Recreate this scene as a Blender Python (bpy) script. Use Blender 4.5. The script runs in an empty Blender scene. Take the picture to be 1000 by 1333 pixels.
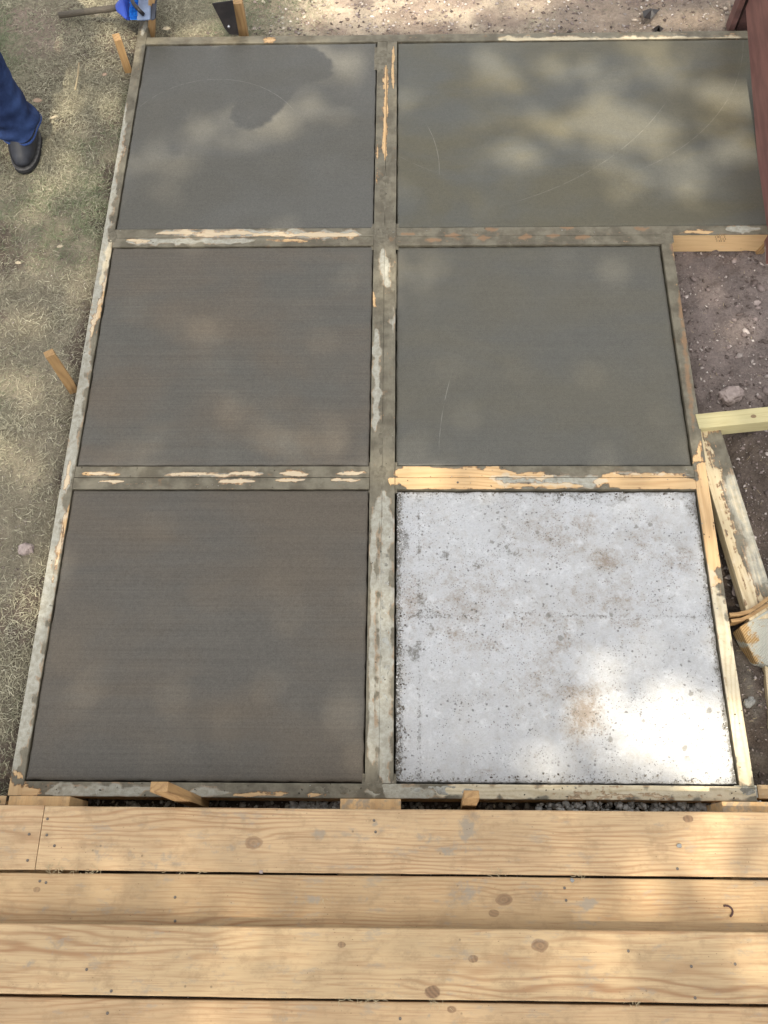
import bpy, bmesh, math, random
import numpy as np
from mathutils import Vector, Matrix
random.seed(7); RNG = np.random.default_rng(7)
SC = bpy.context.scene; COL = SC.collection

# ---------------------------------------------------------------- camera
CAM = np.array([1.0206, -0.2601, 2.4356]); EUL = (0.40611, 0.02020, 0.00941); F = 1140.0
cd = bpy.data.cameras.new('camera'); cam = bpy.data.objects.new('camera', cd); COL.objects.link(cam)
cam.location = CAM; cam.rotation_euler = EUL
cd.sensor_fit = 'VERTICAL'; cd.sensor_height = 24.0; cd.lens = 24.0 * F / 1333.0
cd.clip_start = 0.05; cd.clip_end = 500
SC.camera = cam
# ---------------------------------------------------------------- light
SUN_EL, SUN_AZ = 64.0, 184.0        # azimuth clockwise from +Y (north): from the south, a little east
SUN_DIR = np.array([math.sin(math.radians(SUN_AZ)) * math.cos(math.radians(SUN_EL)),
                    math.cos(math.radians(SUN_AZ)) * math.cos(math.radians(SUN_EL)), math.sin(math.radians(SUN_EL))])
SUN_STRENGTH, SKY_STRENGTH, EXPOSURE = 2.9, 0.15, 1.24
w = bpy.data.worlds.new('World'); SC.world = w; w.use_nodes = True
nt = w.node_tree; bg = nt.nodes['Background']
sky = nt.nodes.new('ShaderNodeTexSky'); sky.sky_type = 'NISHITA'; sky.sun_disc = False
sky.sun_elevation = math.radians(SUN_EL); sky.sun_rotation = math.radians(SUN_AZ)
sky.dust_density = 3.0; sky.air_density = 1.0; sky.ozone_density = 1.0
hs = nt.nodes.new('ShaderNodeHueSaturation'); hs.inputs['Saturation'].default_value = 0.12
nt.links.new(sky.outputs[0], hs.inputs['Color']); nt.links.new(hs.outputs[0], bg.inputs[0])
bg.inputs[1].default_value = SKY_STRENGTH
sd = bpy.data.lights.new('sun', 'SUN'); sd.energy = SUN_STRENGTH; sd.angle = math.radians(0.55); sd.color = (1.0, 0.91, 0.74)
so = bpy.data.objects.new('sun', sd); COL.objects.link(so)
so.rotation_euler = Vector(SUN_DIR).to_track_quat('Z', 'Y').to_euler(); so.location = (3, -6, 12)
vs = SC.view_settings; vs.view_transform = 'Standard'; vs.look = 'None'; vs.gamma = 1; vs.use_curve_mapping = False
vs.exposure = EXPOSURE

# ---------------------------------------------------------------- geometry of the view, used once to lay things out
def _rot(rx, ry, rz):
    c, s = math.cos, math.sin
    X = np.array([[1, 0, 0], [0, c(rx), -s(rx)], [0, s(rx), c(rx)]])
    Y = np.array([[c(ry), 0, s(ry)], [0, 1, 0], [-s(ry), 0, c(ry)]])
    Z = np.array([[c(rz), -s(rz), 0], [s(rz), c(rz), 0], [0, 0, 1]])
    return Z @ Y @ X
ROT = _rot(*EUL)
def at(x, y, z=0.0):
    d = ROT @ np.array([(x - 500) / F, -(y - 666.5) / F, -1.0]); t = (z - CAM[2]) / d[2]
    return CAM + t * d
def proj(p):
    q = (np.asarray(p, float) - CAM) @ ROT
    return 500 + F * q[..., 0] / -q[..., 2], 666.5 - F * q[..., 1] / -q[..., 2]
def rise(b, top, z0):
    """height of a vertical thing whose foot is seen at pixel b (height z0) and whose head is seen at pixel top"""
    p = at(b[0], b[1], z0); zs = np.linspace(z0, 1.0, 800)
    q = np.stack([np.full_like(zs, p[0]), np.full_like(zs, p[1]), zs], 1); u, v = proj(q)
    return float(zs[np.argmin((v - top[1]) ** 2 + (u - top[0]) ** 2)])

# ---------------------------------------------------------------- numpy value noise
_L = RNG.random((64, 64, 64)).astype(np.float32)
def vnoise(x, y, z=0.0):
    x, y = np.asarray(x, float), np.asarray(y, float); z = np.broadcast_to(np.asarray(z, float), x.shape)
    xi, yi, zi = np.floor(x).astype(int), np.floor(y).astype(int), np.floor(z).astype(int)
    fx, fy, fz = x - xi, y - yi, z - zi
    fx, fy, fz = [f * f * (3 - 2 * f) for f in (fx, fy, fz)]
    g = lambda a, b, c: _L[(xi + a) & 63, (yi + b) & 63, (zi + c) & 63]
    a = g(0,0,0)*(1-fx)+g(1,0,0)*fx; b = g(0,1,0)*(1-fx)+g(1,1,0)*fx
    c = g(0,0,1)*(1-fx)+g(1,0,1)*fx; d = g(0,1,1)*(1-fx)+g(1,1,1)*fx
    return (a*(1-fy)+b*fy)*(1-fz) + (c*(1-fy)+d*fy)*fz
def fbm(x, y, z=0.0, o=4):
    s, a, t = 0, 1, 0
    for i in range(o):
        s = s + a * vnoise(np.asarray(x) * 2**i + 11.3*i, np.asarray(y) * 2**i + 5.7*i, z); t += a; a *= .5
    return s / t
def sstep(a, b, x):
    t = np.clip((x - a) / (b - a), 0, 1); return t * t * (3 - 2 * t)

# ---------------------------------------------------------------- object helpers
def tag(o, label=None, cat=None, group=None, kind=None):
    if label: o['label'] = label
    if cat: o['category'] = cat
    if group: o['group'] = group
    if kind: o['kind'] = kind
    return o
def link(name, mesh, m, parent=None, loc=(0,0,0), rot=(0,0,0)):
    o = bpy.data.objects.new(name, mesh); COL.objects.link(o)
    if m is not None and len(mesh.materials) == 0: mesh.materials.append(m)
    o.location = Vector(loc); o.rotation_euler = rot
    if parent: o.parent = parent
    return o
def empty(name, loc, rot=(0,0,0)):
    o = bpy.data.objects.new(name, None); COL.objects.link(o); o.location = Vector(loc); o.rotation_euler = rot
    o.empty_display_size = .05; return o
def mesh_from(name, v, f, smooth=False):
    me = bpy.data.meshes.new(name); me.from_pydata([tuple(map(float, p)) for p in v], [], [tuple(map(int, q)) for q in f]); 
    if smooth: me.polygons.foreach_set('use_smooth', [True] * len(me.polygons))
    me.update(); return me
def mesh_fast(name, v, f, smooth=False):
    """v (n,3); f (m,k) with constant k"""
    v = np.asarray(v, np.float32); f = np.asarray(f, np.int32); k = f.shape[1]
    me = bpy.data.meshes.new(name); me.vertices.add(len(v)); me.vertices.foreach_set('co', v.ravel())
    me.loops.add(f.size); me.loops.foreach_set('vertex_index', f.ravel())
    me.polygons.add(len(f)); me.polygons.foreach_set('loop_start', np.arange(len(f), dtype=np.int32) * k)
    me.update(calc_edges=True)
    if smooth: me.polygons.foreach_set('use_smooth', np.ones(len(f), bool))
    return me
def attr(me, name, vals):
    a = me.attributes.new(name, 'FLOAT', 'POINT'); a.data.foreach_set('value', np.asarray(vals, np.float32).ravel())
def attrc(me, name, rgb):
    a = me.attributes.new(name, 'FLOAT_COLOR', 'POINT'); rgb = np.asarray(rgb, np.float32)
    a.data.foreach_set('color', np.concatenate([rgb, np.ones((len(rgb), 1), np.float32)], 1).ravel())

# ---------------------------------------------------------------- node helpers
class S:
    def __init__(s, g, sock): s.g, s.s = g, sock
    def _m(s, op, *o, clamp=False):
        n = s.g.t.nodes.new('ShaderNodeMath'); n.operation = op; n.use_clamp = clamp
        for i, v in enumerate((s,) + o): s.g.put(n.inputs[i], v)
        return S(s.g, n.outputs[0])
    def __add__(s, o): return s._m('ADD', o)
    __radd__ = __add__
    def __sub__(s, o): return s._m('SUBTRACT', o)
    def __rsub__(s, o): return (s * -1) + o
    def __mul__(s, o): return s._m('MULTIPLY', o)
    __rmul__ = __mul__
    def __truediv__(s, o): return s._m('DIVIDE', o)
    def pow(s, o): return s._m('POWER', o)
    def abs(s): return s._m('ABSOLUTE')
    def sin(s): return s._m('SINE')
    def exp(s): return s._m('EXPONENT')
    def max(s, o): return s._m('MAXIMUM', o)
    def min(s, o): return s._m('MINIMUM', o)
    def ss(s, a, b):
        n = s.g.t.nodes.new('ShaderNodeMapRange'); n.interpolation_type = 'SMOOTHSTEP'
        s.g.put(n.inputs[0], s); n.inputs[1].default_value = a; n.inputs[2].default_value = b
        if a > b:
            n.inputs[1].default_value = b; n.inputs[2].default_value = a; n.inputs[3].default_value = 1; n.inputs[4].default_value = 0
        return S(s.g, n.outputs[0])
class G:
    def __init__(s, name):
        s.m = bpy.data.materials.new(name); s.m.use_nodes = True; s.t = s.m.node_tree
        s.b = s.t.nodes['Principled BSDF']; s.out = s.t.nodes['Material Output']
        s.b.inputs['Specular IOR Level'].default_value = .35
        s.tc = s.t.nodes.new('ShaderNodeTexCoord'); s.geo = s.t.nodes.new('ShaderNodeNewGeometry')
    def put(s, inp, v):
        if isinstance(v, S): s.t.links.new(v.s, inp)
        elif isinstance(v, (tuple, list)): inp.default_value = (*v, 1) if len(v) == 3 and len(inp.default_value) == 4 else v
        else: inp.default_value = v
    def obj(s): return S(s, s.tc.outputs['Object'])
    def world(s): return S(s, s.geo.outputs['Position'])
    def sep(s, v):
        n = s.t.nodes.new('ShaderNodeSeparateXYZ'); s.put(n.inputs[0], v); return [S(s, o) for o in n.outputs]
    def comb(s, x, y, z=0.0):
        n = s.t.nodes.new('ShaderNodeCombineXYZ')
        for i, v in enumerate((x, y, z)): s.put(n.inputs[i], v)
        return S(s, n.outputs[0])
    def scale(s, v, sc, off=(0,0,0)):
        n = s.t.nodes.new('ShaderNodeMapping'); s.put(n.inputs[0], v); n.inputs[3].default_value = sc; n.inputs[1].default_value = off
        return S(s, n.outputs[0])
    def noise(s, v, sc=5, det=4, rough=.55, dist=0):
        n = s.t.nodes.new('ShaderNodeTexNoise'); s.put(n.inputs['Vector'], v); n.inputs['Scale'].default_value = sc
        n.inputs['Detail'].default_value = det; n.inputs['Roughness'].default_value = rough; n.inputs['Distortion'].default_value = dist
        return S(s, n.outputs[0])
    def nz(s, v, sc=5, det=4, rough=.6, k=2.6):     # centred noise, about -1..1
        return (s.noise(v, sc, det, rough) - .5) * k
    def vor(s, v, sc=20, feat='F1', out='Distance', rnd=1):
        n = s.t.nodes.new('ShaderNodeTexVoronoi'); n.feature = feat; s.put(n.inputs['Vector'], v); n.inputs['Scale'].default_value = sc
        n.inputs['Randomness'].default_value = rnd
        return S(s, n.outputs[out])
    def attr(s, name, col=False):
        n = s.t.nodes.new('ShaderNodeAttribute'); n.attribute_name = name; return S(s, n.outputs['Color' if col else 'Fac'])
    def rnd(s):
        n = s.t.nodes.new('ShaderNodeObjectInfo'); return S(s, n.outputs['Random'])
    def mix(s, a, b, f, mode='MIX'):
        n = s.t.nodes.new('ShaderNodeMix'); n.data_type = 'RGBA'; n.blend_type = mode
        s.put(n.inputs[0], f); s.put(n.inputs[6], a); s.put(n.inputs[7], b); return S(s, n.outputs[2])
    def bright(s, c, f):            # multiply a colour by a scalar socket
        n = s.t.nodes.new('ShaderNodeVectorMath'); n.operation = 'SCALE'; s.put(n.inputs[0], c); s.put(n.inputs['Scale'], f); return S(s, n.outputs[0])
    def bump(s, h, dist=.002, strength=1.0, prev=None):
        n = s.t.nodes.new('ShaderNodeBump'); s.put(n.inputs['Height'], h); n.inputs['Distance'].default_value = dist
        n.inputs['Strength'].default_value = strength
        if prev: s.put(n.inputs['Normal'], prev)
        return S(s, n.outputs[0])
    def done(s, col, rough=.7, nrm=None, spec=None):
        s.put(s.b.inputs['Base Color'], col); s.put(s.b.inputs['Roughness'], rough)
        if nrm: s.put(s.b.inputs['Normal'], nrm)
        if spec is not None: s.b.inputs['Specular IOR Level'].default_value = spec
        return s.m
def lin(r, g, b, k=1.0):
    f = lambda c: (c / 255 / 12.92 if c / 255 <= .04045 else ((c / 255 + .055) / 1.055) ** 2.4) * k
    return (f(r), f(g), f(b))

# ---------------------------------------------------------------- materials
def grain(g, P, knots=(), freq=55, wob=.35, seed=0.0):
    """plain-sawn softwood in board coordinates (x along the board): returns ring 0..1, knot mask, knot core"""
    x, y, z = g.sep(P)
    n1 = g.noise(g.comb(x * .9 + seed, y * 5, z * 3 + seed * 3.1), 1.6, 3, .5)
    n2 = g.noise(g.comb(x * 6 + seed, y * 40, z * 20), 1.0, 2, .5)
    v = y * 1.0 + (n1 - .5) * wob * .35 + (n2 - .5) * .006 + z * .6
    km = None; kc = None
    for (kx, ky, r, st) in knots:
        dx, dy = x - kx, y - ky
        e = ((dx / (r * 2.6)).pow(2.0) + (dy / (r * 1.7)).pow(2.0)) * -1.0
        v = v + dy / (dy.abs() + r * .25) * e.exp() * (r * .75)
        wn = g.noise(g.comb(x, y, z + kx), 60, 3, .5)
        d = ((dx / (r * 1.25)).pow(2.0) + (dy / (r * .85)).pow(2.0)).pow(.5) + (wn - .5) * .5
        m = d.ss(1.05, .8) * st; c = (d * 14.0).sin() * .25 + .5
        km = m if km is None else km.max(m); kc = c if kc is None else kc
    ring = (v * (freq * 6.283)).sin() * .5 + .5
    ring = ring.pow(2.4)
    return ring, km, kc
def mat_wood(name, base, dark, freq=55, wob=.35, seed=0.0, knots=(), stain=True, rough=.62, cementable=False, contrast=.66, wet_col=None):
    g = G(name); P = g.obj(); x, y, z = g.sep(P)
    ring, km, kc = grain(g, P, knots, freq, wob, seed)
    fib = g.noise(g.comb(x * 9 + seed, y * 260, z * 260), 1.0, 3, .6)
    blot = g.noise(g.comb(x * 2 + seed, y * 7, z * 4), 1.3, 4, .55)
    amp = g.noise(g.comb(x * 1.1 + 7 + seed, y * 9, z * 2), 1.2, 2, .5).ss(.3, .7)
    col = g.mix(base, dark, ring * amp * contrast)
    col = g.mix(col, dark, fib.ss(.45, .75) * .45)
    col = g.bright(col, (blot - .5) * .7 + .98)
    if km is not None:
        kcol = g.mix(lin(140, 106, 78), lin(74, 54, 42), kc)
        col = g.mix(col, kcol, km * .8)
    rgh = fib * .15 + (rough - .08)
    if stain:
        dirt = g.attr('dirt'); dn = g.noise(g.comb(x, y, z), 38, 5, .7); dn2 = g.noise(g.comb(x, y, z), 9, 4, .6)
        dm = (dirt + (dn - .5) * 2.2 + (dn2 - .5) * 1.2).ss(.36, .80)
        col = g.mix(col, lin(142, 134, 120), dm * .72)
        sp = g.vor(g.comb(x, y, z), 42).ss(.17, .06) * g.noise(g.comb(x, y, z), 11, 2).ss(.56, .66)
        col = g.mix(col, lin(105, 88, 68), sp * .65)
        smd = g.noise(g.comb(x * 3, y * 4, z + 2.0), 5, 6, .75).ss(.48, .66)
        col = g.mix(col, lin(150, 124, 92), smd * .55)
        gs = g.noise(g.comb(x * 1.2, y * 3, z + 7.0), 9, 6, .75).ss(.54, .66); col = g.mix(col, lin(146, 136, 120), gs * .50)
        fs = g.vor(g.comb(x * .8, y, z), 95).ss(.15, .05) * g.noise(g.comb(x, y, z), 25, 2).ss(.50, .62); col = g.mix(col, lin(96, 74, 54), fs * .7)
    bh = ring * .25 + fib * .6
    nrm = g.bump(bh, .0006, .7)
    if cementable:
        W = g.world(); na = g.noise(W, 55, 6, .7); nb = g.noise(W, 14, 4, .6); nl = g.noise(g.comb(x * 8, y * 90, z * 90), 1.0, 3, .6)
        B = g.attr('bare'); Pl = g.attr('pale')
        bm = (B + (na - .5) * 1.3 + (nb - .5) * .9 + (nl - .5) * 1.5).ss(.40, .60)
        pm = (Pl + (na - .5) * 1.1 + (nb - .5) * 1.5 + (nl - .5) * .8).ss(.30, .70)
        nc = g.noise(g.comb(x * 1.0, y * 3.0, z), 30, 6, .75)
        wet = g.mix(lin(122, 115, 98), lin(98, 91, 76), nb.ss(.38, .62)); wet = g.bright(wet, (nc - .5) * .7 + (na - .5) * .4 + 1.0)
        wet = g.mix(wet, lin(150, 112, 78), (g.noise(W, 21, 5, .7)).ss(.60, .74) * .5)
        cream = g.attr('cream'); pal = g.mix(lin(178, 174, 160), lin(148, 143, 127), na.ss(.3, .7)); pal = g.mix(pal, g.mix(lin(214, 200, 170), lin(188, 170, 136), ring * .6 + na.ss(.4, .7) * .4), (cream + (nb - .5) * 1.2 + (nl - .5)).ss(.3, .7) * .85)
        pal = g.mix(pal, lin(120, 114, 100), nb.ss(.62, .75) * .7)
        rust = (g.attr('rust') + (na - .5) * 1.4 + (nb - .5) * 1.0).ss(.3, .85); wet = g.mix(wet, lin(146, 114, 84), rust * .75)
        cem = g.mix(wet, pal, pm); prim = pm * (1.0 - pm) * 4.0; cem = g.mix(cem, lin(166, 130, 92), prim * (nl.ss(.45, .6)) * .5)
        col = g.mix(col, lin(206, 192, 166), pm * .7)
        edge = (bm * (1.0 - bm)) * 3.2
        col = g.mix(cem, col, bm)
        col = g.mix(col, lin(172, 122, 80), edge.min(.45))
        lump = g.noise(W, 90, 4, .65)
        nrm = g.bump((1.0 - bm) * (lump * .6 + nb * .9 + .5), .0022, .8, nrm)
        rgh = pm * .25 + .5
    return g.done(col, rgh, nrm, .3)

M = {}
FORMBASE, FORMDARK = lin(210, 176, 130), lin(178, 138, 92)
M['form'] = mat_wood('form lumber with cement', FORMBASE, FORMDARK, 60, .5, 2.0, stain=False, cementable=True)
M['stake'] = mat_wood('stake lumber', lin(172, 138, 94), lin(118, 86, 56), 75, .4, 5.0, stain=False, contrast=.8)
M['treated'] = mat_wood('fresh yellow pine', lin(200, 186, 136), lin(166, 146, 94), 60, .3, 9.0, stain=False)
M['offcut'] = mat_wood('old formboard', lin(206, 188, 152), lin(160, 134, 98), 50, .3, 3.0, stain=False, cementable=True)
M['joist'] = mat_wood('joist lumber', lin(204, 168, 120), lin(180, 140, 94), 24, .3, 12.0, stain=True, contrast=.4)

def mat_slab(name, base, tint, streak=.5, rough=.45, blot=.35, wetpatch=False, arcs=(), pits=.3):
    g = G(name); W = g.world(); x, y, z = g.sep(W)
    big = g.noise(g.comb(x * 1.3, y * 2.6, 0), 1.5, 4, .55, .4)
    col = g.mix(base, tint, big.ss(.35, .65))
    st = g.noise(g.comb(x * 1.6, y * 170, 3.0), 1.0, 3, .6); st2 = g.noise(g.comb(x * .8, y * 34, 9.0), 1.0, 3, .6)
    fine = g.noise(W, 320, 3, .6); mid = g.noise(W, 12, 5, .6)
    gr2 = g.noise(W, 95, 4, .7); k = (st - .5) * (1.1 * streak) + (st2 - .5) * (.5 * streak) + (fine - .5) * .85 + (gr2 - .5) * .45 + (mid - .5) * blot + 1.0
    col = g.bright(col, k)
    sm = g.noise(g.comb(x * 2, y * 9, 4.0), 1.6, 5, .65)
    col = g.mix(col, tint, sm.ss(.5, .75) * .4)
    spk = g.vor(W, 120).ss(.16, .05) * g.noise(W, 30, 2).ss(.5, .62)
    col = g.mix(col, lin(52, 46, 40), spk * pits)
    wm = g.attr('wetf') + (g.noise(W, 26, 3, .5) - .5) * .12
    wm = wm.ss(.47, .53)
    rgh = mid * .2 + (rough - .1) - st * .05
    if wetpatch:
        rgh = rgh * (1.0 - wm * .05)
    for (cx, cy, r, wd, st_, ylo, yhi) in arcs:
        d = ((x - cx).pow(2.0) + (y - cy).pow(2.0)).pow(.5) - r
        m = (d.abs()).ss(wd, wd * .2) * st_ * y.ss(ylo, ylo + .08) * y.ss(yhi, yhi - .08) * g.noise(W, 30, 2).ss(.3, .6)
        col = g.mix(col, lin(190, 188, 176), m)
    h = st * streak + fine * .35 + mid * .25
    return g.done(col, rgh, g.bump(h, .0013, .8), .3)
def mat_dry():
    g = G('dry grey white concrete'); W = g.world(); x, y, z = g.sep(W)
    a = g.nz(W, 3.5, 5, .65); b = g.nz(W, 30, 7, .78); c = g.nz(W, 140, 4, .75); d = g.nz(W, 420, 2, .6)
    col = g.mix(lin(205, 205, 205), lin(176, 173, 168), (a * .35 + b * .45).ss(-.35, .55))
    col = g.mix(col, lin(220, 220, 219), (g.nz(W, 19, 6, .75)).ss(.0, .6) * .8)
    col = g.bright(col, b * .13 + c * .14 + d * .10 + .98)
    br = (g.attr('brown') * .9 + a * .30 + b * .72 + c * .62).ss(.12, 1.0)
    col = g.mix(col, lin(142, 124, 104), br * .75)
    gr = (g.attr('grey') * .85 + b * .55 + c * .40).ss(.34, .72)
    col = g.mix(col, lin(108, 104, 95), gr * .75)
    def spots(sc, r0, r1, dens0, dens1, ds, off):
        P2 = g.comb(x + off, y + off * .7, g.noise(W, sc * 1.5, 2) * .4 / sc * 3)
        wob = g.noise(W, sc * 3.0, 3, .7); v = g.vor(P2, sc) + (wob - .5) * .35
        return v.ss(r0, r1) * (g.noise(g.comb(x + off * 2, y, off), ds, 3) + g.attr('grey') * .12 + g.attr('brown') * .10).ss(dens0, dens1)
    s1 = spots(52, .22, .10, .50, .60, 8, 0.0); s2 = spots(130, .26, .12, .46, .58, 20, 1.3); s3 = spots(17, .16, .10, .47, .56, 3, 3.1); s4 = spots(85, .2, .1, .52, .58, 5, 6.1)
    col = g.mix(col, lin(84, 78, 70), (s1 * .55 + s2 * .65).min(.8)); col = g.mix(col, lin(118, 113, 102), s3 * .6); col = g.mix(col, lin(116, 92, 76), s4 * .6)
    h = b * .35 + c * .4 + d * .2 - s1 * .6 - s2 * .5 - gr * .6
    return g.done(col, .85, g.bump(h, .0045, .9), .25)

M['slab_tl'] = mat_slab('wet smooth concrete', lin(94, 92, 86), lin(90, 87, 79), .10, .42, .12, True, arcs=((.30, 2.25, .36, .0016, .22, 2.42, 2.66),))
M['slab_tr'] = mat_slab('wet olive concrete', lin(92, 91, 84), lin(95, 90, 74), .10, .40, .16, True,
                        arcs=((1.05, 3.05, 1.12, .002, .14, 1.95, 2.5), (.60, 2.15, .55, .0014, .28, 2.08, 2.4), (1.5, 2.9, .85, .002, .12, 2.1, 2.9)))
M['slab_ml'] = mat_slab('broomed brown grey concrete', lin(91, 88, 81), lin(97, 89, 78), .36, .55, .18)
M['slab_mr'] = mat_slab('floated grey concrete', lin(92, 90, 83), lin(95, 91, 80), .14, .45, .14, arcs=((2.3, .95, 1.17, .0016, .25, .98, 1.3),))
M['slab_bl'] = mat_slab('broomed dark concrete', lin(88, 84, 77), lin(93, 85, 74), .38, .6, .18)
M['slab_br'] = mat_dry()
def mat_flat(name, c1, c2, sc=20, rough=.7, bump=.001, spec=.35, metallic=0):
    g = G(name); n = g.noise(g.obj(), sc, 5, .6); g.b.inputs['Metallic'].default_value = metallic
    return g.done(g.mix(c1, c2, n.ss(.3, .7)), n * .2 + rough - .1, g.bump(n, bump, .6), spec)
def mat_ground():
    g = G('soil'); W = g.world(); t = g.attr('tint', True)
    a = g.noise(W, 9, 6, .7); b = g.noise(W, 70, 5, .75); c = g.noise(W, 260, 3, .7)
    col = g.bright(t, (a - .5) * 1.3 + (b - .5) * 1.2 + (c - .5) * .8 + 1.0)
    v = g.vor(W, 105); vc = g.vor(W, 105, out='Color')
    sp = v.ss(.30, .2) * g.sep(vc)[0].ss(.72, .80)
    col = g.mix(col, lin(190, 178, 168), sp * .55)
    v = g.vor(W, 48); vc = g.vor(W, 48, out='Color')
    sp2 = v.ss(.28, .2) * g.sep(vc)[0].ss(.80, .86)
    col = g.mix(col, lin(150, 136, 126), sp2 * .6)
    h = a * .6 + b * .8 + c * .5 + sp * .6 + sp2 * .9
    return g.done(col, .95, g.bump(h, .012, 1.0), .1)
M['ground'] = mat_ground()
def mat_tinted(name, rough=.85, sc=60, bump=.002, amount=.5, spec=.2, trans=0):
    g = G(name); n = g.noise(g.world(), sc, 4, .65)
    return g.done(g.bright(g.attr('tint', True), n * amount + (1 - amount * .5)), rough, g.bump(n, bump, .7), spec)
M['stone'] = mat_tinted('stone chips', .9, 90, .002)
M['grass'] = mat_tinted('dry grass blades', .75, 40, .0, .4)
M['rock'] = mat_flat('pale rock', lin(172, 156, 148), lin(140, 126, 120), 30, .9, .004)
M['crumb'] = mat_flat('grey cement crumb', lin(150, 150, 146), lin(118, 116, 110), 60, .9, .004)
def mat_denim():
    g = G('blue denim'); P = g.obj(); x, y, z = g.sep(P)
    n = g.noise(P, 9, 4, .6); f = g.noise(P, 420, 2, .6); tw = ((x * 900 + z * 1400).sin() * .5 + .5)
    col = g.mix(lin(20, 32, 62), lin(44, 62, 102), n.ss(.3, .7)); col = g.bright(col, f * .5 + .7 + tw * .08)
    return g.done(col, .85, g.bump(n * .6 + f * .5, .003, .7), .2)
M['denim'] = mat_denim()
M['denim_seam'] = mat_flat('pale denim hem', lin(52, 76, 128), lin(36, 56, 104), 200, .9)
M['leather'] = mat_flat('dark leather', lin(18, 19, 26), lin(34, 36, 44), 40, .5, .002, .5)
M['sole'] = mat_flat('rubber sole', lin(22, 21, 22), lin(34, 33, 33), 40, .7)
M['welt'] = mat_flat('grey welt stitching', lin(86, 84, 82), lin(60, 58, 58), 90, .7)
M['skin'] = mat_flat('skin', lin(196, 150, 124), lin(184, 136, 112), 12, .6)
M['shirt'] = mat_flat('grey cotton', lin(120, 122, 126), lin(100, 102, 108), 30, .9)
M['hair'] = mat_flat('dark hair', lin(40, 30, 24), lin(60, 46, 36), 50, .7)
M['black'] = mat_flat('black steel', lin(24, 21, 22), lin(44, 38, 36), 18, .42, .002, .5)
M['steel'] = mat_flat('bright steel', lin(190, 192, 196), lin(150, 150, 154), 40, .35, .0005, .5, .9)
M['nail'] = mat_flat('weathered nail', lin(120, 112, 104), lin(86, 74, 62), 90, .5, .0005, .4, .5)
M['blue'] = mat_flat('blue plastic', lin(34, 60, 150), lin(44, 76, 172), 20, .4, .0004, .5)
M['bristle'] = mat_flat('bright blue bristles', lin(20, 120, 210), lin(30, 90, 190), 120, .6)
M['greyplastic'] = mat_flat('grey blue plastic', lin(120, 134, 160), lin(96, 106, 128), 20, .5, .0006)
M['darkplastic'] = mat_flat('dark grey plastic', lin(60, 64, 74), lin(44, 47, 55), 20, .5, .0006)
M['pole'] = mat_wood('grey weathered pole', lin(96, 88, 76), lin(66, 58, 50), 90, .3, 1.0, stain=False)
def mat_brown(name, c1, c2, splash=True):
    g = G(name); P = g.obj(); x, y, z = g.sep(P)
    n = g.noise(g.comb(x * 2, y * 2, z * 9), 2.5, 5, .6); f = g.noise(P, 120, 3, .6)
    col = g.mix(c1, c2, n.ss(.35, .65))
    if splash:
        s = (z * -16.0 + .55 + (g.noise(P, 26, 5, .7) - .5) * 1.5).ss(.35, .6)
        col = g.mix(col, lin(168, 166, 158), s * .8)
    return g.done(col, n * .2 + .5, g.bump(n + f * .4, .002, .6), .35)
M['brown'] = mat_brown('red brown paint', lin(132, 92, 84), lin(112, 78, 72))
M['brown_dark'] = mat_brown('dark brown paint', lin(78, 52, 48), lin(60, 42, 40), False)
M['brown_mid'] = mat_brown('brown paint', lin(112, 80, 74), lin(92, 66, 62), False)
M['dryleaf'] = mat_flat('dry leaf', lin(186, 160, 136), lin(160, 134, 112), 60, .8)
M['bark'] = mat_flat('bark', lin(86, 74, 62), lin(58, 50, 42), 12, .95, .02)
gl = G('tree leaves'); M['leaf'] = gl.done(gl.mix(lin(60, 84, 34), lin(84, 104, 48), gl.noise(gl.world(), 3, 2).ss(.3, .7)), .6)

# ================================================================= SETTING: ground
def ground_z(x, y):
    x, y = np.asarray(x, float), np.asarray(y, float)
    left = sstep(.10, -.10, x); right = sstep(1.85, 2.0, x); north = sstep(2.75, 2.95, y); south = sstep(0.0, -.10, y)
    z = np.full(x.shape, -.125)
    z = z * (1 - north) + -.055 * north
    z = z * (1 - left) + (-.038) * left
    z = z * (1 - right) + np.where(y > 2.6, -.07, -.10) * right
    z = z * (1 - south * sstep(-.3, .1, x)) + -.088 * south * sstep(-.3, .1, x)
    inside = (x > .02) & (x < 1.88) & (y > .02) & (y < 2.78) | (x > 1.8) & (x < 2.6) & (y > 1.88) & (y < 2.8)
    n = (fbm(x * 3.1 + 3, y * 3.1 + 8, 1.5) - .5) * .035 + (fbm(x * 14, y * 14, 4.2, 3) - .5) * .016
    n = n + np.abs(fbm(x * 30 + 9, y * 30, 7.7, 2) - .5) * .012 * (.3 + right + north) + right * ((fbm(x * 7, y * 7, 3.3) - .5) * .035 + np.clip(fbm(x * 22, y * 22, 5.1, 3) - .52, 0, 1) * .07)
    n = np.where((x < -.05), n * .6, n)
    z = z + np.where(inside, -.03, n)
    nearform = np.exp(-np.minimum(np.abs(x - 1.95), 1) / .05) * (x > 1.94) * (y < 1.8)
    return z - .02 * nearform
def axis(a, b, st, far, n=16):
    core = np.arange(a, b + st / 2, st); e = st * 3 * (1.55 ** np.arange(n)); lo = a - np.cumsum(e); hi = core[-1] + np.cumsum(e)
    lo = lo[lo > -far]; hi = hi[hi < far]
    return np.concatenate([[-far], lo[::-1], core, hi, [far]])
gx = axis(-1.3, 3.2, .014, 60); gy = axis(-.8, 4.2, .014, 60)
X, Y = np.meshgrid(gx, gy); Z = ground_z(X, Y)
far = sstep(3, 10, np.hypot(X - 1, Y - 1)); Z = Z * (1 - far) + -.06 * far
V = np.stack([X, Y, Z], -1).reshape(-1, 3); nx, ny = len(gx), len(gy)
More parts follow.
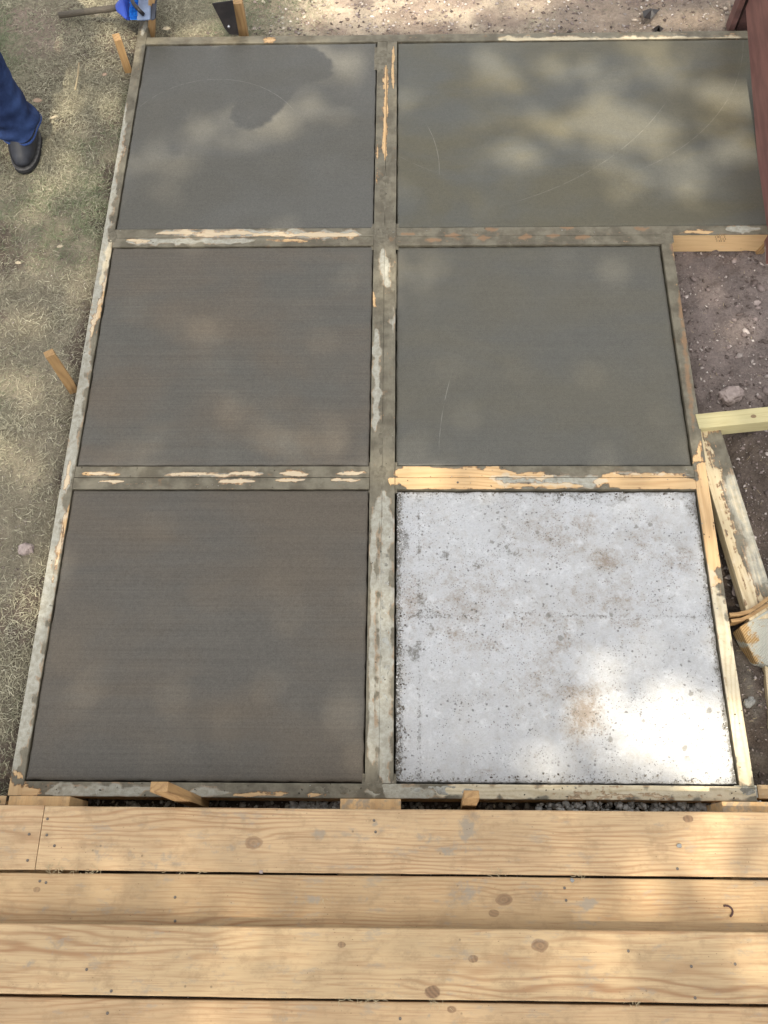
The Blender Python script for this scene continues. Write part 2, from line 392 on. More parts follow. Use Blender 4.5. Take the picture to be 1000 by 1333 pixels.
ii = (np.arange(ny - 1)[:, None] * nx + np.arange(nx - 1)[None]).ravel()
gm = mesh_fast('ground', V, np.stack([ii, ii + 1, ii + nx + 1, ii + nx], 1), True)
x, y = V[:, 0], V[:, 1]
def mixc(a, b, t): return a * (1 - t[:, None]) + np.asarray(b)[None] * t[:, None]
tc = np.tile(np.array(lin(138, 129, 110)), (len(V), 1))
tc = mixc(tc, lin(112, 100, 88), sstep(.50, .60, fbm(x * 4, y * 4, 2.0)))
tc = mixc(tc, lin(184, 168, 148), sstep(2.7, 2.9, y) * sstep(.1, .5, x))
tc = mixc(tc, lin(150, 134, 120), sstep(2.7, 2.9, y) * sstep(1.3, 1.6, x + .6 * (fbm(x * 4, y * 4, 2.) - .5)) * .75 + .0 * x)
tc = mixc(tc, lin(148, 131, 118), sstep(2.7, 2.9, y) * sstep(.5, .62, fbm(x * 5, y * 7, 12.)) * .8)
tc = mixc(tc, lin(136, 123, 116), sstep(1.85, 2.0, x) * sstep(2.6, 2.4, y))
tc = mixc(tc, lin(104, 92, 83), sstep(1.85, 2.0, x) * sstep(1.20, 1.05, y))
pale = sstep(1.95, 2.05, x) * sstep(1.15, 1.0, y) * sstep(.52, .62, fbm(x * 9, y * 5, 6.0)); tc = mixc(tc, lin(128, 122, 112), pale * .8)
tc = mixc(tc, lin(78, 68, 58), sstep(.02, -.06, y) * sstep(-.2, 0, x))
attrc(gm, 'tint', tc)
ground = tag(link('ground', gm, M['ground']), 'bare soil and dry lawn ground around the new pad', 'ground', kind='structure')

# ================================================================= slabs
def slab(x0, y0, x1, y1, z, m, label, strokes=None, rough=0.0, edge=.0045):
    d = np.array([0, .0015, .004, .009]); st = .012
    def ax(a, b):
        mid = np.linspace(a + .02, b - .02, max(4, int((b - a) / st))); return np.concatenate([a + d, mid, (b - d)[::-1]])
    ax_, ay_ = ax(x0, x1), ax(y0, y1); X, Y = np.meshgrid(ax_, ay_)
    e = np.minimum(np.minimum(X - x0, x1 - X), np.minimum(Y - y0, y1 - Y))
    Z = z - edge * np.clip(1 - e / .008, 0, 1) ** 2 + (fbm(X * 5, Y * 5, z + x0, 3) - .5) * .0016
    wob = (vnoise(X * 60, Y * 60, 3.0) - .5) * .003 * (e < .003)
    X2 = X + wob * (np.minimum(X - x0, x1 - X) < .003); Y2 = Y + wob * (np.minimum(Y - y0, y1 - Y) < .003)
    if rough:
        Z = Z + (fbm(X * 45, Y * 45, 2.0, 3) - .5) * rough * (1 + 2.2 * np.exp(-e / .012)); Z -= rough * 1.2 * (vnoise(X * 70, Y * 70, 8.0) > .75) * (e < .04)
    n, mm = len(ax_), len(ay_); V = np.stack([X2, Y2, Z], -1).reshape(-1, 3)
    i = (np.arange(mm - 1)[:, None] * n + np.arange(n - 1)[None]).ravel(); F_ = [np.stack([i, i + 1, i + n + 1, i + n], 1)]
    ring = np.concatenate([np.arange(n), np.arange(1, mm) * n + n - 1, (mm - 1) * n + np.arange(n - 1)[::-1], (np.arange(1, mm - 1) * n)[::-1]])
    low = V[ring].copy(); low[:, 2] = z - .095; b = len(V) + np.arange(len(ring)); r2, b2 = np.roll(ring, -1), np.roll(b, -1)
    V = np.concatenate([V, low]); F_.append(np.stack([ring, b, b2, r2], 1))
    c = np.array([(x0 + x1) / 2, (y0 + y1) / 2, z - .095])
    me = mesh_fast('concrete_slab', V - c, np.concatenate(F_), True)
    u, v = proj(V); nm = {'wetf': np.zeros(len(V)), 'brown': np.zeros(len(V)), 'grey': np.zeros(len(V))}
    if strokes:
        for (k, cx, cy, rx, ry, a) in strokes: nm[k] = np.maximum(nm[k], a * np.exp(-(((u - cx) / rx) ** 2 + ((v - cy) / ry) ** 2)))
    if rough:
        e = np.minimum(np.minimum(V[:, 0] - x0, x1 - V[:, 0]), np.minimum(V[:, 1] - y0, y1 - V[:, 1]))
        nm['grey'] = np.maximum(nm['grey'], np.clip(.62 * np.exp(-e / .008), 0, 1))
        nm['grey'] = np.maximum(nm['grey'], .70 * np.exp(-((x1 - V[:, 0]) / .020) ** 2)); nm['grey'] = np.maximum(nm['grey'], .8 * np.exp(-((V[:, 0] - x0) / .022) ** 2))
        nm['grey'] = np.maximum(nm['grey'], .5 * np.exp(-(y1 - V[:, 1]) / .05))
        nm['grey'] = np.maximum(nm['grey'], .56 * np.exp(-((u - 546 + .0 * v) / 5) ** 2)); nm['grey'] = np.maximum(nm['grey'], .56 * np.exp(-((v - 801 - 3 * np.sin(u / 60)) / 4) ** 2))
        nm['grey'] = np.maximum(nm['grey'], .36 * np.exp(-((u - 690) / 4) ** 2) * (v > 860))
    for k in nm: attr(me, k, nm[k])
    return tag(link('concrete_slab', me, m, loc=c), label, 'concrete slab', 'concrete slabs of the pad')
S0 = .0012
WET_TL = [('wetf', 250, 85, 120, 40, 1.0), ('wetf', 340, 95, 90, 44, 1.0), ('wetf', 395, 92, 42, 26, .9), ('wetf', 334, 140, 32, 30, 1.0), ('wetf', 352, 125, 40, 30, .9)]
slab(0 + S0, .0 + S0, .914 - S0, .862 - S0, -.002, M['slab_bl'], 'dark brown grey broomed slab nearest the deck on the left')
slab(0 + S0, .945 + S0, .914 - S0, 1.797 - S0, -.002, M['slab_ml'], 'brownish broomed slab in the middle of the left column')
slab(0 + S0, 1.878 + S0, .914 - S0, 2.801 - S0, -.002, M['slab_tl'], 'smooth wet grey slab at the far left beside the man\'s boot and blue broom', WET_TL)
slab(.996 + S0, 1.878 + S0, 2.46, 2.801 - S0, -.003, M['slab_tr'], 'wide smooth wet slab at the far right running under the brown panel',
     )
slab(.996 + S0, .945 + S0, 1.909 - S0, 1.797 - S0, -.006, M['slab_mr'], 'smooth grey slab beside the bare dirt pit and rock')
BR = [('brown', 760, 930, 26, 40, .9), ('brown', 745, 900, 30, 18, .7), ('brown', 725, 845, 35, 25, .6), ('brown', 790, 730, 25, 18, .7), ('brown', 760, 680, 30, 18, .6),
      ('brown', 630, 840, 35, 12, .55), ('brown', 590, 830, 40, 20, .5), ('grey', 580, 722, 9, 9, .8), ('grey', 660, 715, 28, 20, .55), ('grey', 620, 735, 16, 10, .55),
      ('brown', 815, 810, 30, 20, .5), ('brown', 700, 870, 50, 50, .45), ('grey', 640, 640, 90, 9, .5), ('grey', 780, 650, 120, 12, .55), ('brown', 880, 735, 25, 25, .5), ('grey', 900, 660, 16, 16, .6),
      ('grey', 540, 850, 14, 14, .85), ('grey', 566, 870, 12, 9, .6), ('grey', 557, 800, 20, 40, .5), ('grey', 870, 780, 22, 14, .5), ('brown', 535, 780, 16, 40, .6), ('brown', 840, 700, 30, 40, .45),
      ('grey', 528, 700, 12, 24, .7), ('brown', 635, 1003, 16, 6, .7), ('grey', 700, 990, 60, 4, .45), ('grey', 840, 1000, 60, 6, .4), ('brown', 600, 770, 60, 60, .4)]
BR += [('brown', 610, 760, 70, 50, .42), ('brown', 720, 700, 60, 40, .42), ('brown', 560, 700, 30, 50, .4), ('brown', 800, 780, 70, 30, .40), ('brown', 680, 810, 60, 25, .45)]
slab(.998 + S0, .002 + S0, 1.909 - S0, .860 - S0, -.010, M['slab_br'], 'rough pale dry slab with brown stains nearest the deck on the right', BR, rough=.0025, edge=.003)

# ================================================================= formwork
STK = []   # (kind, x0,y0,x1,y1, radius)
def st(k, x0, y0, x1, y1, r, a=1.0): STK.append((k, x0, y0, x1, y1, r, a))
def paint(V, base_b, base_p):
    u, v = proj(V); B = np.full(len(V), base_b, float); P = np.full(len(V), base_p, float); global R_, C_R
    R_ = np.zeros(len(V)); C_R = np.zeros(len(V))
    for (k, x0, y0, x1, y1, r, a) in STK:
        dx, dy = x1 - x0, y1 - y0; L = max(dx * dx + dy * dy, 1e-6); t = np.clip(((u - x0) * dx + (v - y0) * dy) / L, 0, 1)
        Lp = math.sqrt(L); q = t * Lp; rr = r * (.45 + 1.15 * vnoise(q * .11 + x0, q * 0 + y0 * .37, .5)) * (.7 + .6 * vnoise(q * .5 + y0, q * 0 + x0, 2.5))
        end = np.minimum(t, 1 - t) * Lp; rr = rr * (np.clip(.35 + end / (r * 3.5 + 6), 0, 1) if Lp > 12 else 1)
        off = (vnoise(q * .09 + y0, q * 0 + x0, 4.5) - .5) * r * .9; ox, oy = -dy / Lp * off, dx / Lp * off
        d = np.hypot(u - x0 - t * dx - ox, v - y0 - t * dy - oy); w_ = a * np.exp(-(d / rr) ** 2)
        if k == 'b': B = np.maximum(B, w_)
        elif k == 'p': P = np.maximum(P, w_)
        elif k == 'r': R_ = np.maximum(R_, w_)
        elif k == 'y': C_R = np.maximum(C_R, w_); P = np.maximum(P, w_)
        elif k == 'w': B = B * (1 - w_); P = P * (1 - w_)
        elif k == 'c': B = B * (1 - w_)
    return B, P
# left outer board
st('p', 162, 150, 130, 300, 5); st('p', 140, 310, 118, 420, 11); st('b', 150, 330, 118, 440, 3.2, .75); st('p', 116, 420, 84, 640, 8); st('r', 130, 330, 100, 470, 4, .7); st('y', 145, 310, 132, 370, 7, .8)
st('p', 78, 640, 20, 1000, 14); st('p', 162, 130, 84, 640, 7, .9); st('b', 93, 650, 66, 760, 3, .75); st('b', 92, 600, 84, 640, 4, .8); st('b', 20, 1006, 30, 1014, 9, .8); st('p', 190, 30, 184, 45, 8)
# top board
st('b', 345, 52, 356, 52, 4, .7); st('y', 650, 51, 975, 52, 5, .9); st('r', 660, 50, 760, 50, 3, .5)
# vertical upper
st('b', 503, 80, 501, 210, 2.6, 1.); st('b', 512, 60, 511, 115, 2.2, .8); st('b', 491, 160, 491, 240, 2, .55)
# row 4 left / right
st('b', 205, 303, 330, 304, 4, .8); st('p', 205, 303, 470, 305, 5); st('b', 330, 305, 470, 306, 3.5, .95); st('p', 165, 314, 330, 314, 4); st('b', 165, 313, 195, 314, 3, .8); st('b', 345, 313, 400, 314, 2.5, .7)
for a_, b_ in ((531, 304), (565, 313), (590, 306), (629, 310), (684, 309), (738, 296), (759, 309), (640, 298), (720, 306), (835, 297)): st('r', a_ - 9, b_, a_ + 9, b_, 4.5, .95)
st('p', 945, 298, 990, 298, 5); st('b', 885, 302, 930, 302, 2.5, .8)
# vertical mid
st('p', 490, 430, 489, 560, 6); st('p', 500, 325, 503, 370, 9); st('p', 512, 400, 512, 440, 4, .7); st('b', 487, 380, 487, 400, 2.5, .6); st('b', 504, 460, 508, 468, 3.5, .6); st('b', 486, 300, 487, 330, 2, .0)
# row 1 left
st('b', 108, 616, 158, 617, 2.8, .85); st('p', 115, 616, 150, 617, 2.5); st('b', 215, 617, 300, 618, 2.2, .8); st('p', 215, 617, 300, 618, 2.4)
for a_, b_, c_ in ((300, 345, 616), (362, 400, 617), (440, 476, 616), (130, 160, 626), (285, 330, 626), (360, 396, 625), (430, 470, 625)): st('b', a_, c_, b_, c_, 2.8, .9); st('p', a_, c_, b_, c_, 2.4)
# row 1 right
st('b', 516, 615, 660, 615, 9, 1.4); st('b', 650, 618, 720, 620, 5, 1.); st('b', 510, 627, 650, 629, 12, 1.5); st('b', 640, 632, 760, 632, 4, .9); st('b', 780, 627, 908, 629, 12, 1.4); st('p', 640, 624, 790, 626, 7); st('p', 800, 615, 900, 618, 4, .6)
st('w', 516, 630, 524, 631, 4, .6); st('w', 650, 609, 900, 610, 4.5, .9); st('w', 560, 607, 640, 607, 4, .7)
# vertical low
st('p', 497, 640, 482, 720, 9, .8); st('p', 503, 640, 500, 1015, 12, .95); st('p', 486, 700, 482, 1000, 5, 1.0); st('w', 480, 640, 476, 1015, 3.5, .9); st('w', 492, 612, 500, 628, 10, .9)
# right forms
st('b', 912, 575, 907, 606, 4, .8); st('b', 878, 330, 884, 345, 4, .8); st('r', 876, 320, 884, 350, 8, .9); st('r', 884, 380, 904, 560, 4, .8); st('b', 902, 600, 908, 596, 5, .9)
st('b', 914, 612, 926, 770, 24, 1.3); st('y', 920, 740, 975, 1015, 20, 1.3); st('b', 930, 780, 945, 1000, 5, .30)
# bottom
st('b', -60, 1030, 45, 1030, 16, 1.0); st('p', 60, 1030, 195, 1028, 9); st('p', 245, 1030, 300, 1030, 9, .8); st('b', 305, 1034, 378, 1032, 3.2, .95); st('w', 300, 1024, 470, 1026, 7, .8)
st('b', 395, 1036, 425, 1034, 3, .8); st('p', 478, 1028, 560, 1030, 14, 1.0); st('y', 575, 1028, 985, 1033, 14, 1.0); st('b', 720, 1034, 940, 1036, 6, .40); st('w', 474, 1012, 480, 1022, 9, .8)

def board_mesh(name, L, W_, T, nx=None, nt=7, bev=.002, warp=.0015, seed=0):
    """board along +x from the origin, y centred, top at z=0"""
    nx = nx or max(6, int(L / .01)); xs = np.linspace(0, L, nx)
    yt = np.linspace(-W_ / 2 + bev, W_ / 2 - bev, nt); prof = [(-W_ / 2, -T), (-W_ / 2, -T * .5), (-W_ / 2, -bev - .004), (-W_ / 2, -bev), (-W_ / 2 + bev * .3, -bev * .3)] + [(a, 0) for a in yt] + [(W_ / 2 - bev * .3, -bev * .3), (W_ / 2, -bev), (W_ / 2, -bev - .004), (W_ / 2, -T * .5), (W_ / 2, -T)]
    prof = np.array(prof); k = len(prof)
    Xg = np.repeat(xs[:, None], k, 1); Yg = np.repeat(prof[None, :, 0], nx, 0).copy(); Zg = np.repeat(prof[None, :, 1], nx, 0).copy()
    Yg += (fbm(Xg * 1.5 + seed, Xg * 0, seed, 2) - .5) * warp * 2 + (vnoise(Xg * 25 + seed, Yg * 30, 1.) - .5) * .0009
    Zg += (fbm(Xg * 1.2 + seed, Xg * 0 + 4, seed + 3, 2) - .5) * warp + (vnoise(Xg * 30 + seed, Yg * 60, 5.) - .5) * .0006
    V = np.stack([Xg, Yg, Zg], -1).reshape(-1, 3)
    F_ = []
    i = np.arange(nx - 1)[:, None] * k; j = np.arange(k)[None]; j2 = (j + 1) % k
    Q = np.stack([(i + j).ravel(), (i + k + j).ravel(), (i + k + j2).ravel(), (i + j2).ravel()], 1)
    faces = [tuple(q) for q in Q.tolist()] + [tuple(range(k))] + [tuple(((nx - 1) * k + a) for a in range(k - 1, -1, -1))]
    me = bpy.data.meshes.new(name); me.from_pydata(V.tolist(), [], faces); me.update()
    return me, V
def to_world(V, loc, rot):
    m = Matrix.Translation(Vector(loc)) @ __import__('mathutils').Euler(rot).to_matrix().to_4x4(); A = np.array(m)
    return V @ A[:3, :3].T + A[:3, 3]
fw = empty('timber_formwork', (-.022, -.022, -.089)); tag(fw, 'timber grid formwork smeared with cement around and between the slabs', 'formwork', None)
fwl = np.array(fw.location)
def form_board(x0, y0, x1, y1, base=(0, 0), z=0.0, label=None, h=.089, m='form', name='form_board', parent=fw, side_bare=0):
    horiz = abs(x1 - x0) > abs(y1 - y0); L = (x1 - x0) if horiz else (y1 - y0); W_ = (y1 - y0) if horiz else (x1 - x0)
    me, V = board_mesh(name, L, W_, h, seed=x0 * 7 + y0 * 3 + 5)
    loc = (x0, (y0 + y1) / 2, z) if horiz else ((x0 + x1) / 2, y0, z); rot = (0, 0, 0) if horiz else (0, 0, math.pi / 2)
    Vw = to_world(V, loc, rot); b, p = paint(Vw, *base); side = V[:, 2] < -.004
    sv = 1.25 if side_bare else 0.0; sd_ = side & (V[:, 1] < 0) if side_bare == 1 else side; b = np.where(side, 0, b); b = np.where(sd_, sv, b); p = np.where(side, 0, p)
    attr(me, 'bare', b); attr(me, 'pale', p); attr(me, 'rust', R_); attr(me, 'cream', C_R)
    o = link(name, me, M[m], parent, loc=np.array(loc) - (np.array(parent.location) if parent else 0), rot=rot)
    if label: o['label'] = label
    return o
form_board(-.041, -.0405, -.003, 3.02)                                    # left edge
form_board(-.0015, 2.804, 2.44, 2.842)                                    # far edge
form_board(-.6, -.079 + .038, 1.951, -.003 , label='near form board, bare orange wood at its left end') if False else form_board(-.55, -.0795, -.0425, -.0415, side_bare=1)
form_board(-.0415, -.0415, 1.951, -.0035) if False else form_board(-.0025, -.0410, 1.951, -.0030, side_bare=1)
form_board(.9165, -.0015, .9545, 2.8025)
form_board(.9550, -.0015, .9940, 2.8025, z=.0008)
for y0 in (.8645, 1.799):
    form_board(-.0020, y0, .9150, y0 + .038); form_board(-.0020, y0 + .0395, .9150, y0 + .0775)
form_board(.9955, .8645, 1.9105, .9025); form_board(.9955, .904, 1.9105, .942)
form_board(.9955, 1.799, 1.9505, 1.837); form_board(.9955, 1.8378, 2.40, 1.8765, z=-.0006, side_bare=1)
form_board(1.9120, -.0015, 1.9500, .955, label='right near form board, bare then pale with cement')
form_board(1.9120, .9565, 1.9500, 1.7975, z=.001, label='right form board coated in wet cement')
# nails in the bare wood
def disc(name, r, h=.0015, seg=10):
    a = np.linspace(0, 2 * math.pi, seg, endpoint=False); v = [(r * math.cos(t), r * math.sin(t), -h) for t in a] + [(r * math.cos(t), r * math.sin(t), h * .6) for t in a] + [(0, 0, h)]
    f = [(i, (i + 1) % seg, seg + (i + 1) % seg, seg + i) for i in range(seg)] + [(seg + i, seg + (i + 1) % seg, 2 * seg) for i in range(seg)]
    return mesh_from(name, v, f)
nail_me = disc('nail', .0034); nail_me.materials.append(M['nail'])
for (u_, v_) in ((596, 628), (521, 631), (688, 629), (890, 619)):
    p = at(u_, v_, .0005); link('nail', nail_me, None, fw, loc=p - fwl)

def smear(cx, cy, w_, h_, amp, seed, m, zb=.0004):
    """patch of trowelled cement left on the boards: its surface dips under the wood where there is none"""
    p = at(cx, cy, 0); a = at(cx + w_ / 2, cy, 0)[0] - p[0]; b = at(cx, cy - h_ / 2, 0)[1] - p[1]; st_ = .0022
    xs, ys = np.arange(-a, a, st_), np.arange(-b, b, st_); X, Y = np.meshgrid(xs, ys); e = 1 - ((X / a) ** 2 + (Y / b) ** 2) * (.75 + .5 * fbm(X * 35 + seed, Y * 35, 2.))
    n_ = fbm((X + seed) * 60, (Y + seed) * 60, seed, 4); Z = zb + amp * (n_ - .50) * 2.4 * np.clip(e, 0, 1) - amp * 1.2 * (1 - np.clip(e * 1.6, 0, 1))
    V = np.stack([X, Y, Z], -1).reshape(-1, 3); nx = len(xs); i = (np.arange(len(ys) - 1)[:, None] * nx + np.arange(nx - 1)[None]).ravel()
    link('cement_smear', mesh_fast('cement_smear', V, np.stack([i, i + 1, i + nx + 1, i + nx], 1), True), M[m], fw, loc=np.array([p[0], p[1], 0]) - fwl)
g = G('trowelled cement'); W = g.world(); n = g.noise(W, 60, 6, .75); n2 = g.noise(W, 14, 4, .6)
M['smear_wet'] = g.done(g.mix(lin(98, 91, 76), lin(122, 115, 98), (n * .6 + n2 * .4).ss(.4, .6)), .55, g.bump(n, .003, .8), .3)
g = G('drying cement'); W = g.world(); n = g.noise(W, 60, 6, .75); n2 = g.noise(W, 20, 4, .6)
M['smear_pale'] = g.done(g.mix(lin(126, 122, 110), lin(172, 170, 160), (n * .5 + n2 * .5).ss(.4, .6)), .75, g.bump(n, .003, .8), .3)
for q in ((501, 307, 36, 34, .0035, 1, 'smear_wet'), (499, 621, 38, 40, .004, 2, 'smear_wet'), (494, 1022, 46, 32, .0035, 3, 'smear_wet'), (430, 1029, 80, 18, .004, 4, 'smear_wet'),
          (575, 1029, 110, 17, .0025, 5, 'smear_pale'), (972, 1030, 30, 16, .003, 6, 'smear_pale'), (868, 305, 18, 20, .003, 7, 'smear_wet'), (500, 75, 26, 30, .0025, 8, 'smear_wet'),
          (503, 250, 22, 60, .0025, 9, 'smear_wet'), (512, 365, 10, 70, .002, 10, 'smear_wet'), (499, 575, 18, 60, .0025, 11, 'smear_wet'), (146, 309, 18, 20, .002, 12, 'smear_wet'), (503, 800, 20, 360, .0016, 13, 'smear_pale'), (910, 603, 10, 14, .002, 14, 'smear_wet')):
    smear(*q)

# ================================================================= deck
deck = empty('wooden_deck', (1.0, -.30, -.11)); tag(deck, 'yellow pine deck edge with a raised rear step of wide boards', 'deck'); dl = np.array(deck.location)
DZ, DZ2 = .130, .170
def knot_at(u_, v_, r, z, loc, s=1.0): p = at(u_, v_, z) - np.array(loc); return (float(p[0]), float(p[1]), r, s)
def deck_board(x0, x1, y1, y0, z, seed, knots=(), dirt=(), base=lin(189, 161, 123), dark=lin(142, 100, 66), freq=42, wob=.5, nails=()):
    W_ = y1 - y0; loc = np.array([x0, (y0 + y1) / 2, z]); me, V = board_mesh('deck_board', x1 - x0, W_, .038, nx=int((x1 - x0) / .012), nt=14, bev=.0035, warp=.002, seed=seed)
    kk = [knot_at(a, b, r, z, loc, s) for (a, b, r, s) in knots]
    m = mat_wood('deck wood %d' % int(seed * 10), base, dark, freq, wob, seed, kk)
    u, v = proj(V + loc); d = np.zeros(len(V))
    for (a, b, rx, ry, s) in dirt: d = np.maximum(d, s * np.exp(-(((u - a) / rx) ** 2 + ((v - b) / ry) ** 2)))
    attr(me, 'dirt', d); o = link('deck_board', me, m, deck, loc=loc - dl)
    for (a, b) in nails: link('nail', nail_me, None, o, loc=at(a, b, z + .0004) - loc)
    return o
jx = at(52, 1090, DZ)[0]
Yb1 = (at(500, 1053, DZ)[1], at(500, 1137, DZ)[1])
deck_board(-1.3, jx - .001, Yb1[0] + .002, Yb1[1], DZ, 1.3, (), ((20, 1080, 25, 10, .5),), base=lin(186, 158, 121), nails=((38, 1086), (36, 1120)))
deck_board(jx + .001, 3.4, Yb1[0], Yb1[1], DZ, 2.7, ((330, 1097, .019, .75), (896, 1066, .011, .9), (862, 1104, .014, .25)),
           ((415, 1086, 12, 9, .95), (610, 1075, 20, 30, .8), (590, 1105, 36, 12, .7), (300, 1105, 60, 14, .45), (488, 1072, 6, 6, .9), (560, 1098, 20, 12, .5), (170, 1115, 70, 10, .4)), freq=95, wob=.22,
           nails=((62, 1066), (61, 1087), (71, 1101), (489, 1083), (487, 1068), (882, 1131)))
Yb2 = Yb1[1] - .0065
deck_board(-1.3, 3.4, Yb2, Yb2 - .140, DZ, 4.1, ((656, 1171, .017, .9), (643, 1189, .011, .7), (48, 1158, .008, .6)),
           ((600, 1160, 24, 20, .8), (765, 1178, 14, 12, .9), (700, 1165, 18, 8, .6), (165, 1155, 10, 5, .6), (430, 1172, 70, 10, .5), (150, 1185, 140, 10, .4), (980, 1185, 40, 8, .3)), freq=105, wob=.2, base=lin(181, 153, 114),
           nails=((228, 1168), (228, 1199), (52, 1147), (60, 1149), (735, 1156), (737, 1172)))
y3 = at(500, 1208, DZ2)[1]; y3e = at(500, 1301, DZ2)[1]
deck_board(-1.3, 3.4, y3, y3e, DZ2, 6.9, ((703, 1231, .017, 1.0), (616, 1248, .010, .95), (445, 1230, .008, .8), (563, 1291, .016, 1.0), (275, 1233, .016, .2)),
           ((80, 1225, 40, 12, .6), (660, 1250, 14, 30, .45), (672, 1299, 8, 5, .7), (30, 1255, 30, 8, .4), (275, 1233, 14, 9, .5)), freq=50, wob=.5, base=lin(188, 161, 122), dark=lin(142, 100, 66),
           nails=((113, 1262), (145, 1290), (818, 1238), (900, 1258), (957, 1255), (905, 1299)))
y4 = y3e - .0055
deck_board(-1.3, 3.4, y4, y4 - .142, DZ2, 8.2, ((588, 1314, .009, .9),), ((350, 1322, 50, 10, .4), (560, 1325, 60, 8, .4)), freq=70, wob=.3, base=lin(184, 155, 117), nails=((140, 1319), (521, 1326)))
deck_board(-1.3, 3.4, y4 - .148, y4 - .29, DZ2, 9.9)
def box_mesh(name, sx, sy, sz, bev=.003, jit=0.0, seed=0):
    bm = bmesh.new(); bmesh.ops.create_cube(bm, size=1); bmesh.ops.scale(bm, vec=(sx, sy, sz), verts=bm.verts)
    if bev: bmesh.ops.bevel(bm, geom=list(bm.edges), offset=bev, segments=2, affect='EDGES', profile=.6)
    if jit:
        r = random.Random(seed)
        for v in bm.verts: v.co += Vector((r.uniform(-jit, jit), r.uniform(-jit, jit), r.uniform(-jit, jit)))
    me = bpy.data.meshes.new(name); bm.to_mesh(me); bm.free(); return me
def joist(u0, u1, dirt=0.0):
    z = DZ - .0395; p0, p1 = at(u0, 1046, z), at(u1, 1046, z); yf = at(500, 1040, z)[1] ; xa, xb = p0[0], p1[0]
    me, V = board_mesh('joist', 1.1, xb - xa, .14, nx=60, nt=8, seed=xa * 3 + 2); loc = np.array([(xa + xb) / 2, yf, z]); rot = (0, 0, -math.pi / 2)
    attr(me, 'dirt', np.full(len(V), dirt)); link('joist', me, M['joist'], deck, loc=loc - dl, rot=rot)
joist(10, 90, .1); joist(443, 522, .45); joist(-420, -340); joist(940, 1015, .5)
# riser bearer below the raised boards
me, V = board_mesh('bearer', 4.7, .038, .25, nx=60, nt=4, seed=3); attr(me, 'dirt', np.zeros(len(V)))
link('bearer', me, M['joist'], deck, loc=np.array([-1.3, Yb2 - .165, DZ2 - .04]) - dl)

# beams at the right end, low beside the formwork corner
def plank(name, u0, v0, u1, v1, z, W_, T, m, label, cat, bare=1.0, strokes=(), group=None, tilt=0.0):
    p0, p1 = at(u0, v0, z), at(u1, v1, z + tilt); d = p1 - p0; L = float(np.hypot(d[0], d[1])); a = math.atan2(d[1], d[0])
    me, V = board_mesh(name, L, W_, T, nt=9, seed=u0 * .1); rot = (0, -math.asin(tilt / L), a); Vw = to_world(V, p0, rot); u, v = proj(Vw)
    b = np.full(len(V), bare); pl = np.full(len(V), .2)
    for (k, x0, y0, x1, y1, r, s) in strokes:
        dx, dy = x1 - x0, y1 - y0; t = np.clip(((u - x0) * dx + (v - y0) * dy) / max(dx * dx + dy * dy, 1e-6), 0, 1)
        w_ = s * np.exp(-(np.hypot(u - x0 - t * dx, v - y0 - t * dy) / r) ** 2)
        if k == 'c': b = b * (1 - w_)
        if k == 'p': pl = np.maximum(pl, w_)
    attr(me, 'bare', b); attr(me, 'pale', pl); attr(me, 'rust', pl * 0); attr(me, 'cream', pl * .6)
    return tag(link(name, me, M[m], None, loc=p0, rot=rot), label, cat, group)
plank('timber_beam', 987, 1031, 1140, 1034, -.02, .036, .08, 'form', 'orange timber beam touching the near right formwork corner', 'beam')
plank('timber_beam', 928, 1051, 1140, 1052, -.03, .03, .07, 'form', 'narrow timber beam with cement lumps, under the deck edge at the right', 'beam', strokes=(('c', 935, 1051, 975, 1052, 11, .9), ('p', 935, 1051, 975, 1052, 11, .7)))
M['treated'] = mat_wood('fresh yellow pine knotty', lin(196, 184, 138), lin(160, 142, 94), 60, .3, 9.0, ((.178, -.004, .008, 1.0),), stain=False)
plank('pine_board', 908, 548, 1110, 527, .004, .052, .060, 'treated', 'pale yellow pine board wedged against the wet right form, below the dirt pit', 'board')
plank('pine_board', 919, 556, 996, 805, -.022, .089, .038, 'offcut', 'cement-stained pale board slanting across the dirt beside the dry slab', 'board',
      bare=.85, strokes=(('c', 935, 570, 962, 640, 11, .8), ('c', 956, 630, 994, 750, 17, 1.5), ('p', 956, 630, 994, 750, 17, .8), ('c', 985, 700, 1010, 760, 17, 1.5), ('p', 985, 700, 1010, 760, 17, .8), ('c', 925, 572, 935, 600, 12, .5)))

# ================================================================= stakes
def stake_mesh(name, a, b, h, below=.12, seed=0):
    r = random.Random(seed); bm = bmesh.new(); n = 7; rings = []
    for i in range(n + 1):
        t = i / n; z = -below + (h + below) * t; s = min(1, .25 + t * 6) if i < 2 else 1
        rings.append([bm.verts.new((sx * a / 2 * s + r.uniform(-.0006, .0006), sy * b / 2 * s + r.uniform(-.0006, .0006), z + (r.uniform(-.002, .002) if i == n else 0))) for sx, sy in ((-1, -1), (1, -1), (1, 1), (-1, 1))])
    for i in range(n):
        for k in range(4): bm.faces.new((rings[i][k], rings[i][(k + 1) % 4], rings[i + 1][(k + 1) % 4], rings[i + 1][k]))
    bm.faces.new(rings[-1]); bm.faces.new(rings[0][::-1])
    bmesh.ops.bevel(bm, geom=[e for e in bm.edges if abs(e.verts[0].co.z - e.verts[1].co.z) > .01 or e.verts[0].co.z > h - .01], offset=.0012, segments=1, affect='EDGES')
    # lay it along local x so the grain runs up the stake
    for v in bm.verts: v.co = Vector((v.co.z, v.co.y, -v.co.x))
    me = bpy.data.meshes.new(name); bm.to_mesh(me); bm.free(); return me
